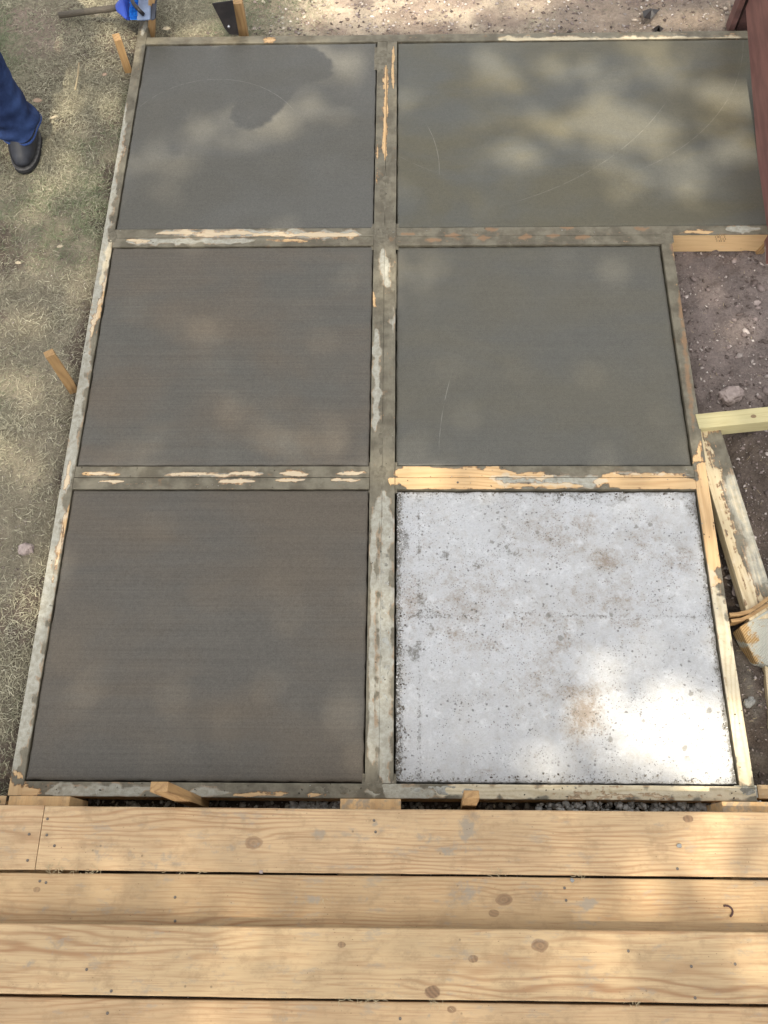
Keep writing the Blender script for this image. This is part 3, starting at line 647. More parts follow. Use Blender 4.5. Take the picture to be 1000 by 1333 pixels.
def stake(foot, head, z0, a, b, label, rz=0.0, m='stake', lean=(0, 0), h=None):
    h = h if h is not None else rise(foot, head, z0) - z0; p = at(foot[0], foot[1], z0)
    R_ = Matrix.Rotation(lean[0], 4, 'X') @ Matrix.Rotation(lean[1], 4, 'Y') @ Matrix.Rotation(rz, 4, 'Z') @ Matrix.Rotation(-math.pi / 2, 4, 'Y')
    o = link('form_stake', stake_mesh('form_stake', a, b, h, seed=int(foot[0])), M[m], loc=p); o.rotation_euler = R_.to_euler()
    return tag(o, label, 'stake', 'stakes bracing the formwork')
stake((96, 508), (68, 457), -.04, .030, .022, 'tall square stake in the dry lawn outside the left form', rz=.5)
stake((166, 90), (152, 48), -.04, .028, .040, 'thin stake leaning by the far left form near the broom', rz=.4)
stake((262, 1047), (207, 1025), -.10, .040, .022, 'stake poking up before the dark near slab, at the deck edge', rz=.0)
stake((608, 1053), (608, 1022), -.10, .036, .018, 'short stake before the dry slab, between formwork and deck', rz=0, lean=(.0, -.04))
stake((198, 46), (206, 20), -.05, .024, .038, 'orange stake under the broom head at the far left corner', rz=0, lean=(-.1, .25), h=.19)
stake((317, 43), (305, 2), -.04, .036, .030, 'upright stake behind the far form, beside the black steel plate', rz=0)
stake((990, 326), (997, 312), -.09, .03, .016, 'small stake tucked at the brown panel by the dirt pit', rz=.3, lean=(0, .25), h=.10)

# black wedge-shaped plate with bolt, standing tip down against the stake
def wedge_plate():
    tip = at(303, 46, .002); base = tip.copy()
    # plate lies in a plane facing the camera side, leaning back on the stake
    pts = [(276, 5), (303, 1), (311, 46), (299, 45), (293, 38)]
    root = empty('steel_plate', base); tag(root, 'black wedge-shaped steel plate propped tip down against the far stake', 'steel plate')
    yb = base[1]; out = []
    for (a, b) in pts:        # intersect with the leaning vertical plane y = yb + .12 z
        d = ROT @ np.array([(a - 500) / F, -(b - 666.5) / F, -1.0]); t = (yb + .25 * (0 - CAM[2] + CAM[2]) - CAM[1]) / d[1]
        for _ in range(20):
            p = CAM + t * d; t = (yb + .15 * p[2] - CAM[1]) / d[1]
        out.append(CAM + t * d - base)
    bm = bmesh.new(); vs_ = [bm.verts.new(p) for p in out]; f = bm.faces.new(vs_); r = bmesh.ops.extrude_face_region(bm, geom=[f])
    for v in r['geom']:
        if isinstance(v, bmesh.types.BMVert): v.co += Vector((0, .005, 0))
    bmesh.ops.recalc_face_normals(bm, faces=bm.faces); bmesh.ops.bevel(bm, geom=list(bm.edges), offset=.001, segments=2, affect='EDGES')
    me = bpy.data.meshes.new('blade'); bm.to_mesh(me); bm.free(); link('blade', me, M['black'], root)
    d = ROT @ np.array([(298 - 500) / F, -(34 - 666.5) / F, -1.0]); t = 3.
    for _ in range(20): t = (yb + .15 * (CAM + t * d)[2] - CAM[1]) / d[1]
    bm = bmesh.new(); bmesh.ops.create_uvsphere(bm, u_segments=12, v_segments=8, radius=.006); me = bpy.data.meshes.new('bolt'); bm.to_mesh(me); bm.free()
    link('bolt', me, M['steel'], root, loc=CAM + t * d - base + np.array([0, -.003, 0]))
wedge_plate()

# ================================================================= block and shims at the right edge
def quad_prism(name, pts, th, m, parent=None, loc=(0,0,0)):
    """pts: world corners of the top face, pulled straight down by th"""
    loc = np.array(loc); v = [tuple(p - loc) for p in pts] + [tuple(p - loc - np.array([0, 0, th])) for p in pts]; n = len(pts)
    f = [tuple(range(n)), tuple(range(2 * n - 1, n - 1, -1))] + [(i, n + i, n + (i + 1) % n, (i + 1) % n) for i in range(n)]
    bm = bmesh.new(); bv = [bm.verts.new(p) for p in v]; [bm.faces.new([bv[i] for i in q]) for q in f]
    bmesh.ops.recalc_face_normals(bm, faces=bm.faces); bmesh.ops.bevel(bm, geom=list(bm.edges), offset=.0018, segments=2, affect='EDGES')
    me = bpy.data.meshes.new(name); bm.to_mesh(me); bm.free(); return link(name, me, m, parent, loc=loc)
g = G('rough sawn block'); P = g.obj(); x, y, z = g.sep(P)
rid = ((x * .85 - y * .9 + z * .3) * 900).sin() * .5 + .5; n = g.noise(P, 22, 5, .65)
M['ridged'] = g.done(g.mix(g.mix(lin(178, 150, 106), lin(140, 104, 62), rid * (1 - 0) * .8), lin(176, 174, 160), (n + x * 4).ss(.50, .62)), .8, g.bump(rid * .6 + n * .5, .003, .8), .2)
b0 = at(975, 840, -.03)
tp = [at(963, 816, -.02), at(1003, 792, -.02), at(1062, 830, -.03), at(1030, 872, -.05), at(984, 862, -.06)]
tag(quad_prism('wood_block', tp, .06, M['ridged'], None, b0), 'rough ridged wood block with grey cement, at the right edge by the shims', 'wood block')
def strip(name, pix, z, th, h, m, label):
    """thin strip on edge following a polyline"""
    P_ = [at(a, b, z + dz) for a, b, dz in pix]; o0 = P_[0]; bm = bmesh.new(); prev = None
    for i, p in enumerate(P_):
        d = (P_[min(i + 1, len(P_) - 1)] - P_[max(i - 1, 0)])[:2]; d /= np.linalg.norm(d); nrm = np.array([-d[1], d[0], 0]) * th / 2
        q = [bm.verts.new(p - o0 + s * nrm + np.array([0, 0, zz])) for s, zz in ((-1, 0), (1, 0), (1, -h), (-1, -h))]
        if prev: [bm.faces.new((prev[k], prev[(k + 1) % 4], q[(k + 1) % 4], q[k])) for k in range(4)]
        else: bm.faces.new(q)
        prev = q
    bm.faces.new(prev[::-1]); bmesh.ops.recalc_face_normals(bm, faces=bm.faces)
    me = bpy.data.meshes.new(name); bm.to_mesh(me); bm.free(); return tag(link(name, me, m, loc=o0), label, 'wood shim', 'thin shims between the form and the block')
strip('wood_shim', [(950, 800, 0), (962, 799, 0), (975, 796, 0), (988, 788, 0), (1004, 776, 0), (1040, 756, 0)], -.012, .010, .05, M['stake'], 'upper thin wood shim from the right form to the frame edge')
strip('wood_shim', [(952, 808, 0), (966, 806, 0), (978, 801, 0), (990, 793, 0), (1006, 784, 0), (1040, 765, 0)], -.018, .009, .045, M['stake'], 'lower thin wood shim curving beside the ridged block')
plank('pine_board', 1007, 865, 1022, 1010, -.075, .05, .03, 'offcut', 'board mostly beyond the right edge, lying in the dirt below the wood block', 'board')

# ================================================================= brown panel and post on the right
pa, pb = at(997, 345, -.05), at(971, 12, .07)
d = pb - pa; L = float(np.linalg.norm(d)); ang = math.atan2(d[1], d[0]); nrm = np.array([math.sin(ang), -math.cos(ang), 0])
bm = bmesh.new(); nseg = 14; H = .32; prev = None
for i in range(nseg + 1):
    t = i / nseg; c = t * L; zz = d[2] * t
    q = [bm.verts.new((c, 0, zz)), bm.verts.new((c, 0, zz + .006)), bm.verts.new((c, 0, H)), bm.verts.new((c, -.035, H)), bm.verts.new((c, -.035, zz))]
    if prev: [bm.faces.new((prev[k], prev[(k + 1) % 5], q[(k + 1) % 5], q[k])) for k in range(5)]
    else: bm.faces.new(q)
    prev = q
bm.faces.new(prev[::-1]); bmesh.ops.recalc_face_normals(bm, faces=bm.faces)
me = bpy.data.meshes.new('painted_panel'); bm.to_mesh(me); bm.free()
tag(link('painted_panel', me, M['brown'], loc=pa, rot=(0, 0, ang)), 'red-brown painted panel standing over the right end of the far slab', 'panel')
pp = at(950, 45, -.05); post = empty('fence_post', pp); tag(post, 'dark brown post of two planks behind the far form, beside the brown panel', 'post')
for k, (dx, w_, dy, m) in enumerate(((0, .022, 0, 'brown_mid'), (.034, .12, .012, 'brown_dark'))):
    me = box_mesh('plank', w_, .05, 1.3, .002); link('plank', me, M[m], post, loc=(dx + w_ / 2 - .008, .03 + dy, .65))

# ================================================================= broom
def tube(name, pts, r, m, parent, loc, seg=12, smooth=True, radii=None):
    P_ = [np.array(p, float) for p in pts]; V, F_ = [], []
    for i, p in enumerate(P_):
        t = P_[min(i + 1, len(P_) - 1)] - P_[max(i - 1, 0)]; t /= np.linalg.norm(t); a = np.cross(t, [0, 0, 1.]) if abs(t[2]) < .95 else np.cross(t, [1., 0, 0]); a /= np.linalg.norm(a); b = np.cross(t, a)
        rr = radii[i] if radii else r
        for k in range(seg): th = 2 * math.pi * k / seg; V.append(p + rr * (math.cos(th) * a + math.sin(th) * b) - np.array(loc))
    for i in range(len(P_) - 1):
        for k in range(seg): F_.append((i * seg + k, i * seg + (k + 1) % seg, (i + 1) * seg + (k + 1) % seg, (i + 1) * seg + k))
    F_.append(tuple(range(seg - 1, -1, -1))); F_.append(tuple((len(P_) - 1) * seg + k for k in range(seg)))
    return link(name, mesh_from(name, V, F_, smooth), m, parent)
b0 = at(165, 15, .0); broom = empty('push_broom', b0); tag(broom, 'blue push broom with grey pole laid on the lawn and far left form end', 'broom')
h0, h1 = at(78, 20, -.01), at(152, 10, .055)
tube('handle', [h0, h0 * .5 + h1 * .5, h1], .012, M['pole'], broom, b0)
s0 = h1 - (h1 - h0) * .06; s1 = at(166, 6, .06)
def hull(name, pts, m, bev=.003):
    bm = bmesh.new(); [bm.verts.new(tuple(p - b0)) for p in pts]; r = bmesh.ops.convex_hull(bm, input=bm.verts)
    bmesh.ops.recalc_face_normals(bm, faces=bm.faces); bmesh.ops.bevel(bm, geom=list(bm.edges), offset=bev, segments=2, affect='EDGES')
    me = bpy.data.meshes.new(name); bm.to_mesh(me); bm.free(); return link(name, me, m, broom)
hull('socket', [at(150, 6, .07), at(151, 14, .07), at(160, -6, .09), at(166, 27, .07), at(171, 26, .05), at(170, -8, .05), at(151, 8, .03), at(152, 14, .03), at(166, 26, .03), at(163, -6, .03)], M['blue'])
hull('block', [at(178, 27, .085), at(183, -30, .085), at(199, -30, .085), at(196, 26, .085), at(180, 27, .045), at(184, -30, .045), at(199, -30, .045), at(197, 26, .045)], M['greyplastic'])
hull('rim', [at(196.5, 27, .095), at(200, -30, .095), at(206, -30, .09), at(203, 25, .09), at(197, 27, .04), at(201, -30, .04), at(206, -30, .04), at(203, 25, .04)], M['darkplastic'])
tube('bracket', [at(170, -6, .11), at(174, 5, .112), at(181, 13, .11), at(187, 19, .09)], .0075, M['black'], broom, b0)
bv, bf = [], []
for i in range(420):
    u_, v_ = random.uniform(168, 179), random.uniform(-25, 26); p = at(u_, v_, .075 + random.uniform(-.02, .01)); q = at(u_ + random.uniform(9, 12), v_ + random.uniform(-1.5, 1.5), .06); s = np.array([0, .0016, .0008])
    k = len(bv); bv += [p - s - b0, p + s - b0, q + s - b0, q - s - b0]; bf.append((k, k + 1, k + 2, k + 3))
br = link('bristles', mesh_from('bristles', bv, bf), M['bristle'], broom); br['kind'] = 'stuff'

# ================================================================= person (the photograph shows one boot and trouser leg)
def loft(name, rings, m, parent, loc, seg=28, folds=0.0, seed=0, cap=True, sub=1, solid=0, istep=1, ripple=0.0):
    """rings: (centre, rx, ry, angle)"""
    V, F_ = [], []; n = len(rings)
    for i, (c, rx, ry, a) in enumerate(rings):
        for k in range(seg):
            th = 2 * math.pi * k / seg; f = 1 + folds * (float(vnoise(math.cos(th) * 1.3 + 5 + seed, math.sin(th) * 1.3 + 5 + i * istep * .55, i * istep * .8 + seed)) - .5) * 2 + (ripple * math.sin((c[2] + .04) * 120 + 2.2 * math.sin(th + seed) + 1.4 * math.cos(2 * th)) * min(1, max(0, (c[2] - .06) * 12)) * max(0.25, 1 - c[2] * 1.6) if ripple else 0)
            x_, y_ = rx * math.cos(th) * f, ry * math.sin(th) * f; V.append(np.array([c[0] + x_ * math.cos(a) - y_ * math.sin(a), c[1] + x_ * math.sin(a) + y_ * math.cos(a), c[2]]) - np.array(loc))
    for i in range(n - 1):
        for k in range(seg): F_.append((i * seg + k, i * seg + (k + 1) % seg, (i + 1) * seg + (k + 1) % seg, (i + 1) * seg + k))
    if cap: F_.append(tuple(range(seg - 1, -1, -1))); F_.append(tuple((n - 1) * seg + k for k in range(seg)))
    o = link(name, mesh_from(name, V, F_, True), m, parent)
    if solid: md = o.modifiers.new('solid', 'SOLIDIFY'); md.thickness = solid; md.offset = -1
    if sub: md = o.modifiers.new('sub', 'SUBSURF'); md.levels = md.render_levels = sub
    return o
toe = at(29, 214, -.02); GZ = -.035
fx, fy = toe[0] - .005, toe[1] + .118                  # ankle of the visible foot
other = (fx - .27, fy + .10)
root = empty('person', (fx - .13, fy + .04, GZ)); tag(root, 'person in blue jeans and black boots standing on the lawn at the left edge', 'person'); rl = np.array(root.location)
for q, (ax_, ay_, yaw) in enumerate(((fx, fy, .12), (other[0], other[1], -.35))):
    # boot: a loft along the foot made as stacked horizontal outlines
    def outline(z, L0, L1, wd, heel=.032):
        pts = []
        for k in range(28):
            th = 2 * math.pi * k / 28; c_, s_ = math.cos(th), math.sin(th)
            ly = L1 * abs(s_) ** .85 if s_ < 0 else -L0 * abs(s_) ** .8
            yy = -ly if s_ < 0 else L0 * abs(s_) ** .85; t = (yy + L1) / (L0 + L1)
            wx = wd * (1.0 if s_ < 0 else (1 - .22 * abs(s_))) * math.copysign(abs(c_) ** .8, c_)
            pts.append((wx, -L1 * abs(s_) ** .85 if s_ < 0 else L0 * abs(s_) ** .85, z))
        return pts
    def stack(name, layers, m, closed_top=True):
        V, F_ = [], []
        for (z, L0, L1, wd, off) in layers:
            for (a, b, c_) in outline(z, L0, L1, wd):
                b += off; X_ = a * math.cos(yaw) - b * math.sin(yaw); Y_ = a * math.sin(yaw) + b * math.cos(yaw)
                V.append((ax_ + X_ - rl[0], ay_ + Y_ - rl[1], c_ + GZ - rl[2]))
        n = len(layers)
        for i in range(n - 1):
            for k in range(28): F_.append((i * 28 + k, i * 28 + (k + 1) % 28, (i + 1) * 28 + (k + 1) % 28, (i + 1) * 28 + k))
        F_.append(tuple(range(27, -1, -1))); F_.append(tuple((n - 1) * 28 + k for k in range(28)))
        o = link(name, mesh_from(name, V, F_, True), m, root); md = o.modifiers.new('sub', 'SUBSURF'); md.levels = md.render_levels = 1
        return o
    bt = stack('boot', [(.022, .085, .150, .052, 0), (.035, .086, .152, .054, 0), (.052, .084, .148, .053, 0), (.068, .080, .132, .048, 0), (.080, .078, .108, .044, 0), (.10, .076, .08, .042, 0), (.13, .072, .06, .042, 0), (.20, .07, .06, .044, 0)], M['leather'])
    so_ = stack('sole', [(-.004, .088, .150, .052, 0), (.0, .092, .158, .058, 0), (.018, .092, .158, .058, 0), (.020, .088, .154, .054, 0)], M['sole']); so_.parent = bt
    wl = stack('welt', [(.019, .088, .155, .0555, 0), (.0205, .091, .1575, .0585, 0), (.0235, .091, .1575, .0585, 0), (.0245, .086, .152, .054, 0)], M['welt']); wl.parent = bt
hipx, hipy = fx - .10, fy + .06  # hip of the visible leg
def leg_rings(ax_, ay_, hx, hy):
    R_ = []
    for t, rx, ry in ((.085, .074, .088), (.10, .072, .088), (.13, .070, .086), (.17, .068, .082), (.22, .066, .078), (.28, .067, .076), (.34, .069, .075), (.40, .070, .074), (.46, .071, .075), (.52, .073, .078), (.60, .080, .085), (.70, .088, .094), (.80, .094, .10)):
        k = t / .85; k = k ** 1.6; R_.append((np.array([ax_ * (1 - k) + hx * k, (ay_ - .01) * (1 - k) + hy * k, t + GZ]), rx * 1.06, ry * 1.04, -.1))
    out = []
    for i in range(len(R_) - 1):
        for q in range(4):
            w_ = q / 4; out.append((R_[i][0] * (1 - w_) + R_[i + 1][0] * w_, R_[i][1] * (1 - w_) + R_[i + 1][1] * w_, R_[i][2] * (1 - w_) + R_[i + 1][2] * w_, -.1))
    return out + [R_[-1]]
j1 = loft('jeans_leg', leg_rings(fx, fy, hipx + .0, hipy), M['denim'], root, rl, folds=.17, seed=3, sub=1, istep=.27, ripple=.05)
j2 = loft('jeans_leg', leg_rings(other[0], other[1], hipx - .17, hipy), M['denim'], root, rl, folds=.17, seed=8, sub=1, istep=.27, ripple=.05)
for (ax_, ay_), j in (((fx, fy), j1), (other, j2)):
    h = loft('hem', [(np.array([ax_, ay_ - .01, .080 + GZ]), .0805, .0930, -.1), (np.array([ax_, ay_ - .01, .084 + GZ]), .0812, .0937, -.1), (np.array([ax_, ay_ - .01, .089 + GZ]), .0792, .0915, -.1)], M['denim_seam'], root, rl, folds=.17, seed=(3 if j is j1 else 8), cap=False, sub=2, istep=0); h.parent = j
mx = hipx - .085
loft('jeans_seat', [(np.array([mx, hipy, z_ + GZ]), rx, ry, 0) for z_, rx, ry in ((.74, .15, .085), (.80, .178, .11), (.88, .182, .125), (.96, .172, .12), (1.02, .162, .112))], M['denim'], root, rl, folds=.03, sub=2)
loft('shirt', [(np.array([mx, hipy + o_, z_ + GZ]), rx, ry, 0) for z_, rx, ry, o_ in ((.97, .176, .125, 0), (1.05, .17, .122, 0), (1.18, .178, .122, 0), (1.30, .19, .12, .0), (1.38, .185, .105, .005), (1.44, .14, .08, .01), (1.475, .07, .062, .01))], M['shirt'], root, rl, folds=.04, sub=2)
# one continuous body under the clothes
bme = bpy.data.meshes.new('body'); J = {}; vl = []; el = []; rad = []
def jn(k, p, r, par=None):
    J[k] = len(vl); vl.append(tuple(np.array(p) - rl)); rad.append(r)
    if par is not None: el.append((J[par], J[k]))
z = lambda h: h + GZ
jn('pelvis', (mx, hipy, z(.94)), .10); jn('waist', (mx, hipy, z(1.08)), .095, 'pelvis'); jn('chest', (mx, hipy, z(1.30)), .12, 'waist'); jn('neck', (mx, hipy + .01, z(1.48)), .05, 'chest'); jn('chin', (mx, hipy, z(1.56)), .062, 'neck'); jn('head', (mx, hipy, z(1.67)), .085, 'chin'); jn('crown', (mx, hipy + .01, z(1.74)), .055, 'head')
for s, (fx_, fy_), n_ in ((1, (fx, fy), 'a'), (-1, other, 'b')):
    jn('hip' + n_, (mx + s * .085, hipy, z(.86)), .085, 'pelvis'); jn('knee' + n_, (mx * .45 + fx_ * .55 + s * .04, (hipy + fy_) / 2 - .01, z(.48)), .055, 'hip' + n_); jn('ankle' + n_, (fx_, fy_, z(.12)), .038, 'knee' + n_)
    jn('shoulder' + n_, (mx + s * .18, hipy, z(1.40)), .058, 'chest'); jn('elbow' + n_, (mx + s * .24, hipy + .02, z(1.12)), .040, 'shoulder' + n_); jn('wrist' + n_, (mx + s * .22, hipy - .10, z(.90)), .027, 'elbow' + n_); jn('palm' + n_, (mx + s * .21, hipy - .14, z(.84)), .034, 'wrist' + n_)
    for k in range(4):
        o_ = (k - 1.5) * .020; ln = (.075, .088, .082, .064)[k]
        jn('k%s%d' % (n_, k), (mx + s * .21 + o_, hipy - .165, z(.80)), .0095, 'palm' + n_); jn('t%s%d' % (n_, k), (mx + s * .205 + o_, hipy - .165 + .01, z(.80) - ln), .0075, 'k%s%d' % (n_, k))
    jn('th%s' % n_, (mx + s * .17, hipy - .175, z(.83)), .011, 'palm' + n_); jn('tt%s' % n_, (mx + s * .155, hipy - .185, z(.785)), .009, 'th%s' % n_)
bme.from_pydata(vl, el, []); bo = link('body', bme, M['skin'], root)
sk = bo.modifiers.new('skin', 'SKIN'); bo.data.skin_vertices  # radii
for i, r in enumerate(rad): bo.data.skin_vertices[0].data[i].radius = (r, r)
bo.data.skin_vertices[0].data[0].use_root = True
sb = bo.modifiers.new('sub', 'SUBSURF'); sb.levels = sb.render_levels = 2
loft('hair', [(np.array([mx, hipy + .02, z(h_)]), rx, ry, 0) for h_, rx, ry in ((1.63, .088, .090), (1.70, .098, .105), (1.76, .085, .092), (1.80, .045, .05))], M['hair'], root, rl, folds=.05, sub=2)
for s in (-1, 1):
    loft('sleeve', [(np.array([mx + s * a, hipy + b, z(c)]), r, r, 0) for a, b, c, r in ((.245, .02, 1.14, .058), (.225, .01, 1.24, .062), (.20, .0, 1.34, .068), (.16, 0, 1.42, .06))], M['shirt'], root, rl, folds=.05, sub=1)
    bm = bmesh.new(); bmesh.ops.create_uvsphere(bm, u_segments=10, v_segments=8, radius=.011); me = bpy.data.meshes.new('eye'); bm.to_mesh(me); bm.free(); link('eye', me, M['leather'], root, loc=np.array([mx + s * .03, hipy - .078, z(1.66)]) - rl)
hn = loft('nose', [(np.array([mx, hipy - .082 + q, z(h_)]), r, r * 1.2, 0) for h_, r, q in ((1.605, .012, 0), (1.62, .016, -.006), (1.65, .009, 0), (1.67, .006, .006))], M['skin'], root, rl, sub=1)

# ================================================================= rocks, leaves, scraps
def rock_mesh(name, r, sc=(1, 1, .6), seed=0, sub=4, rough=.42):
    bm = bmesh.new(); bmesh.ops.create_icosphere(bm, subdivisions=sub, radius=r)
    for v in bm.verts:
        n_ = v.co.normalized(); k = 1 + (.12 * (float(vnoise(n_.x * 7 + seed, n_.y * 7 + 3, n_.z * 7)) - .5)) + rough * 2 * (float(fbm(n_.x * 1.6 + 5 + seed, n_.y * 1.6 + 5, n_.z * 1.6 + 5 + seed, 3)) - .5)
        c = n_ * r * k; c = Vector((round(c.x / (r * .22)) * r * .22 * .45 + c.x * .55, round(c.y / (r * .3)) * r * .3 * .35 + c.y * .65, c.z)); v.co = Vector((c.x * sc[0], c.y * sc[1], c.z * sc[2]))
    me = bpy.data.meshes.new(name); bm.to_mesh(me); bm.free(); return me
def gz(p): return float(ground_z(np.array([p[0]]), np.array([p[1]]))[0])
def rock(u_, v_, r, label, sc=(1, 1, .6), rz=0, m='rock', name='rock', z0=-.09, cat='rock', seed=0, grp=None):
    p = at(u_, v_, z0)
    for _ in range(3): p = at(u_, v_, gz(p))
    return tag(link(name, rock_mesh(name, r, sc, seed), M[m], loc=(p[0], p[1], gz(p) + r * sc[2] * .45), rot=(0, 0, rz)), label, cat, grp)
rock(950, 517, .036, 'fist-sized pale rock in the dirt pit above the yellow pine board', (1.15, .85, .62), .4, seed=1)
rock(35, 716, .021, 'small grey-white rock on the dry lawn by the left form', (1.05, .9, .65), .3, seed=2)
rock(960, 768, .020, 'smooth pale stone in the gap between right form and slanting board', (.75, 1.2, .4), -.3, seed=3)
rock(956, 350 - 10, .010, 'small white rock chip in the dirt pit near the far form', (1.2, .8, .5), 1.0, seed=4)
rock(985, 395, .011, 'pale chip near the right edge of the dirt pit', (1.2, .8, .5), .2, seed=6)
rock(718, 42, .009, 'small white chip on the far sunlit soil behind the form', (1.2, .8, .5), .2, seed=7)
rock(332, 38, .012, 'pale tan stone just right of the far stake', (1.3, .8, .4), .2, seed=8)
rock(975, 915, .016, 'grey cement lump in the dirt beside the near right form', (1.2, .8, .6), .6, m='crumb', seed=9)
rock(884, 1101, .0055, 'tiny grey cement crumb on the front deck board at the right', (1.2, .9, .6), 0, m='crumb', name='cement_crumb', seed=10, cat='cement crumb').location = at(884, 1101, DZ + .002)
rock(745, 1146, .0050, 'tiny grey cement crumb on the second deck board edge', (1., .9, .6), 0, m='crumb', name='cement_crumb', seed=11, cat='cement crumb').location = at(745, 1146, DZ + .002)
rock(340, 1133, .0045, 'tiny white crumb in the gap between the first two deck boards', (1., .9, .6), 0, m='rock', name='cement_crumb', seed=12, cat='cement crumb').location = at(340, 1135, DZ + .001)
def leaf_mesh(name, L, W_, curl=.3, seed=0):
    r = random.Random(seed); V, F_ = [], []; n = 7
    for i in range(n):
        t = i / (n - 1); w_ = W_ * math.sin(math.pi * min(1, t * .92 + .06)) ** .8 / 2; zc = curl * L * (t - .5) ** 2
        V += [(t * L - L / 2, -w_, zc + w_ * .5 + r.uniform(0, .001)), (t * L - L / 2, 0, zc), (t * L - L / 2, w_, zc + w_ * .5 + r.uniform(0, .001))]
    for i in range(n - 1): F_ += [(i * 3, i * 3 + 1, i * 3 + 4, i * 3 + 3), (i * 3 + 1, i * 3 + 2, i * 3 + 5, i * 3 + 4)]
    return mesh_from(name, V, F_, True)
def leaf(u_, v_, L, W_, rz, label, m='dryleaf', lift=.030, seed=0):
    p = at(u_, v_, -.03); o = link('dry_leaf', leaf_mesh('dry_leaf', L, W_, seed=seed), M[m], loc=(p[0], p[1], gz(p) + lift), rot=(.15, .1, rz)); md = o.modifiers.new('solid', 'SOLIDIFY'); md.thickness = .0006
    return tag(o, label, 'leaf', 'fallen leaves on the lawn')
g_ = mat_flat('pale leaf', lin(190, 176, 150), lin(160, 146, 120), 60, .8); M['paleleaf'] = g_
M['twig'] = mat_flat('dry twig', lin(186, 170, 136), lin(160, 142, 110), 60, .8)
leaf(139, 104, .020, .016, .8, 'pinkish fallen leaf on the lawn midway from the boot to the thin stake', seed=1)
leaf(129, 27, .030, .014, 1.3, 'pale pointed fallen leaf on the lawn just below the broom pole', 'paleleaf', seed=2)
leaf(52, 137, .036, .020, .1, 'crumpled tan fallen leaf beside the jeans leg', seed=3)
leaf(73, 158, .030, .010, .7, 'narrow grey fallen leaf right of the boot', 'paleleaf', seed=4)
leaf(217, 38, .034, .018, .2, 'pale fallen leaf behind the far form near the orange stake', 'paleleaf', seed=5)
leaf(28, 349, .022, .012, .0, 'yellowish fallen leaf in the lawn far above the tall stake', 'paleleaf', seed=6)
leaf(82, 328, .022, .012, .3, 'white fallen leaf in the lawn close to the pale stretch of left form', 'paleleaf', seed=7)
p0 = at(103, 82, .0); p1 = at(98, 117, .0)
o = tube('twig', [p0, (p0 + p1) / 2 + np.array([.004, 0, .004]), p1], .0035, M['twig'], None, p0, seg=6); o.location = p0; tag(o, 'straight tan twig lying on the lawn right of the jeans', 'twig')
# curled shaving on the second deck board
cp = [at(945 + 9 * math.cos(t), 1187 - 8 * math.sin(t), DZ + .003) for t in np.linspace(-.9, 1.9, 10)]
o = tube('bark_curl', cp, .0022, M['brown_dark'], None, cp[0], seg=6); o.location = cp[0]; tag(o, 'dark curled bark sliver lying on the second deck board at the right', 'bark sliver')
# black plastic scraps on the far soil
for (pts, lab) in (([(836, 17), (846, 13), (858, 15), (852, 21), (846, 27), (838, 25)], 'folded black plastic scrap on the far soil'), ([(852, 35), (858, 31), (864, 36), (860, 40), (856, 38), (853, 43)], 'smaller black plastic scrap just behind the far form')):
    c = at(*pts[0], -.04); b = [at(a, bb, -.035 + .012 * (i % 2)) - c for i, (a, bb) in enumerate(pts)]
    bm = bmesh.new(); vv = [bm.verts.new(p) for p in b]; cen = bm.verts.new(np.mean(b, 0) + np.array([0, 0, .018])); [bm.faces.new((vv[i], vv[(i + 1) % len(vv)], cen)) for i in range(len(vv))]
    me = bpy.data.meshes.new('plastic_scrap'); bm.to_mesh(me); bm.free(); o = link('plastic_scrap', me, M['black'], loc=(c[0], c[1], gz(c) + .012)); md = o.modifiers.new('s', 'SOLIDIFY'); md.thickness = .002
    tag(o, lab, 'plastic scrap', 'black plastic scraps')

# ================================================================= loose stuff: gravel, crumbs, grass
ico = bmesh.new(); bmesh.ops.create_icosphere(ico, subdivisions=1, radius=1); IV = np.array([v.co[:] for v in ico.verts]); IF = np.array([[v.index for v in f.verts] for f in ico.faces]); ico.free()
OV = np.array([(1,0,0),(-1,0,0),(0,1,0),(0,-1,0),(0,0,1),(0,0,-1)], float); OF = np.array([(0,2,4),(2,1,4),(1,3,4),(3,0,4),(2,0,5),(1,2,5),(3,1,5),(0,3,5)])
def scatter(name, pos, r, tint, m, label, cat, flat=.6, big=False):
    BV, BF = (IV, IF) if big else (OV, OF); n = len(pos); k = len(BV)
    jit = 1 + (RNG.random((n, k, 1)) - .5) * .7; sc = np.stack([1 + RNG.random(n) * .5, .6 + RNG.random(n) * .5, flat * (.6 + RNG.random(n) * .6)], 1)[:, None]
    v = BV[None] * jit * sc * r[:, None, None]; a = RNG.random(n) * 6.283; c, s = np.cos(a)[:, None], np.sin(a)[:, None]
    x_, y_ = v[..., 0] * c - v[..., 1] * s, v[..., 0] * s + v[..., 1] * c; v = np.stack([x_, y_, v[..., 2]], -1) + pos[:, None]
    f = BF[None] + (np.arange(n) * k)[:, None, None]; me = mesh_fast(name, v.reshape(-1, 3), f.reshape(-1, 3)); attrc(me, 'tint', np.repeat(tint, k, 0))
    return tag(link(name, me, M[m]), label, cat, kind='stuff')
def pick(n, x0, x1, y0, y1, dens=None):
    x_ = RNG.uniform(x0, x1, n); y_ = RNG.uniform(y0, y1, n)
    if dens is not None: k = RNG.random(n) < dens(x_, y_); x_, y_ = x_[k], y_[k]
    return x_, y_
def tints(n, cols, p): 
    c = np.array(cols)[RNG.choice(len(cols), n, p=p)]; return c * (.75 + RNG.random((n, 1)) * .5)
STC = [lin(178, 166, 158), lin(134, 120, 114), lin(98, 86, 80), lin(214, 204, 194)]
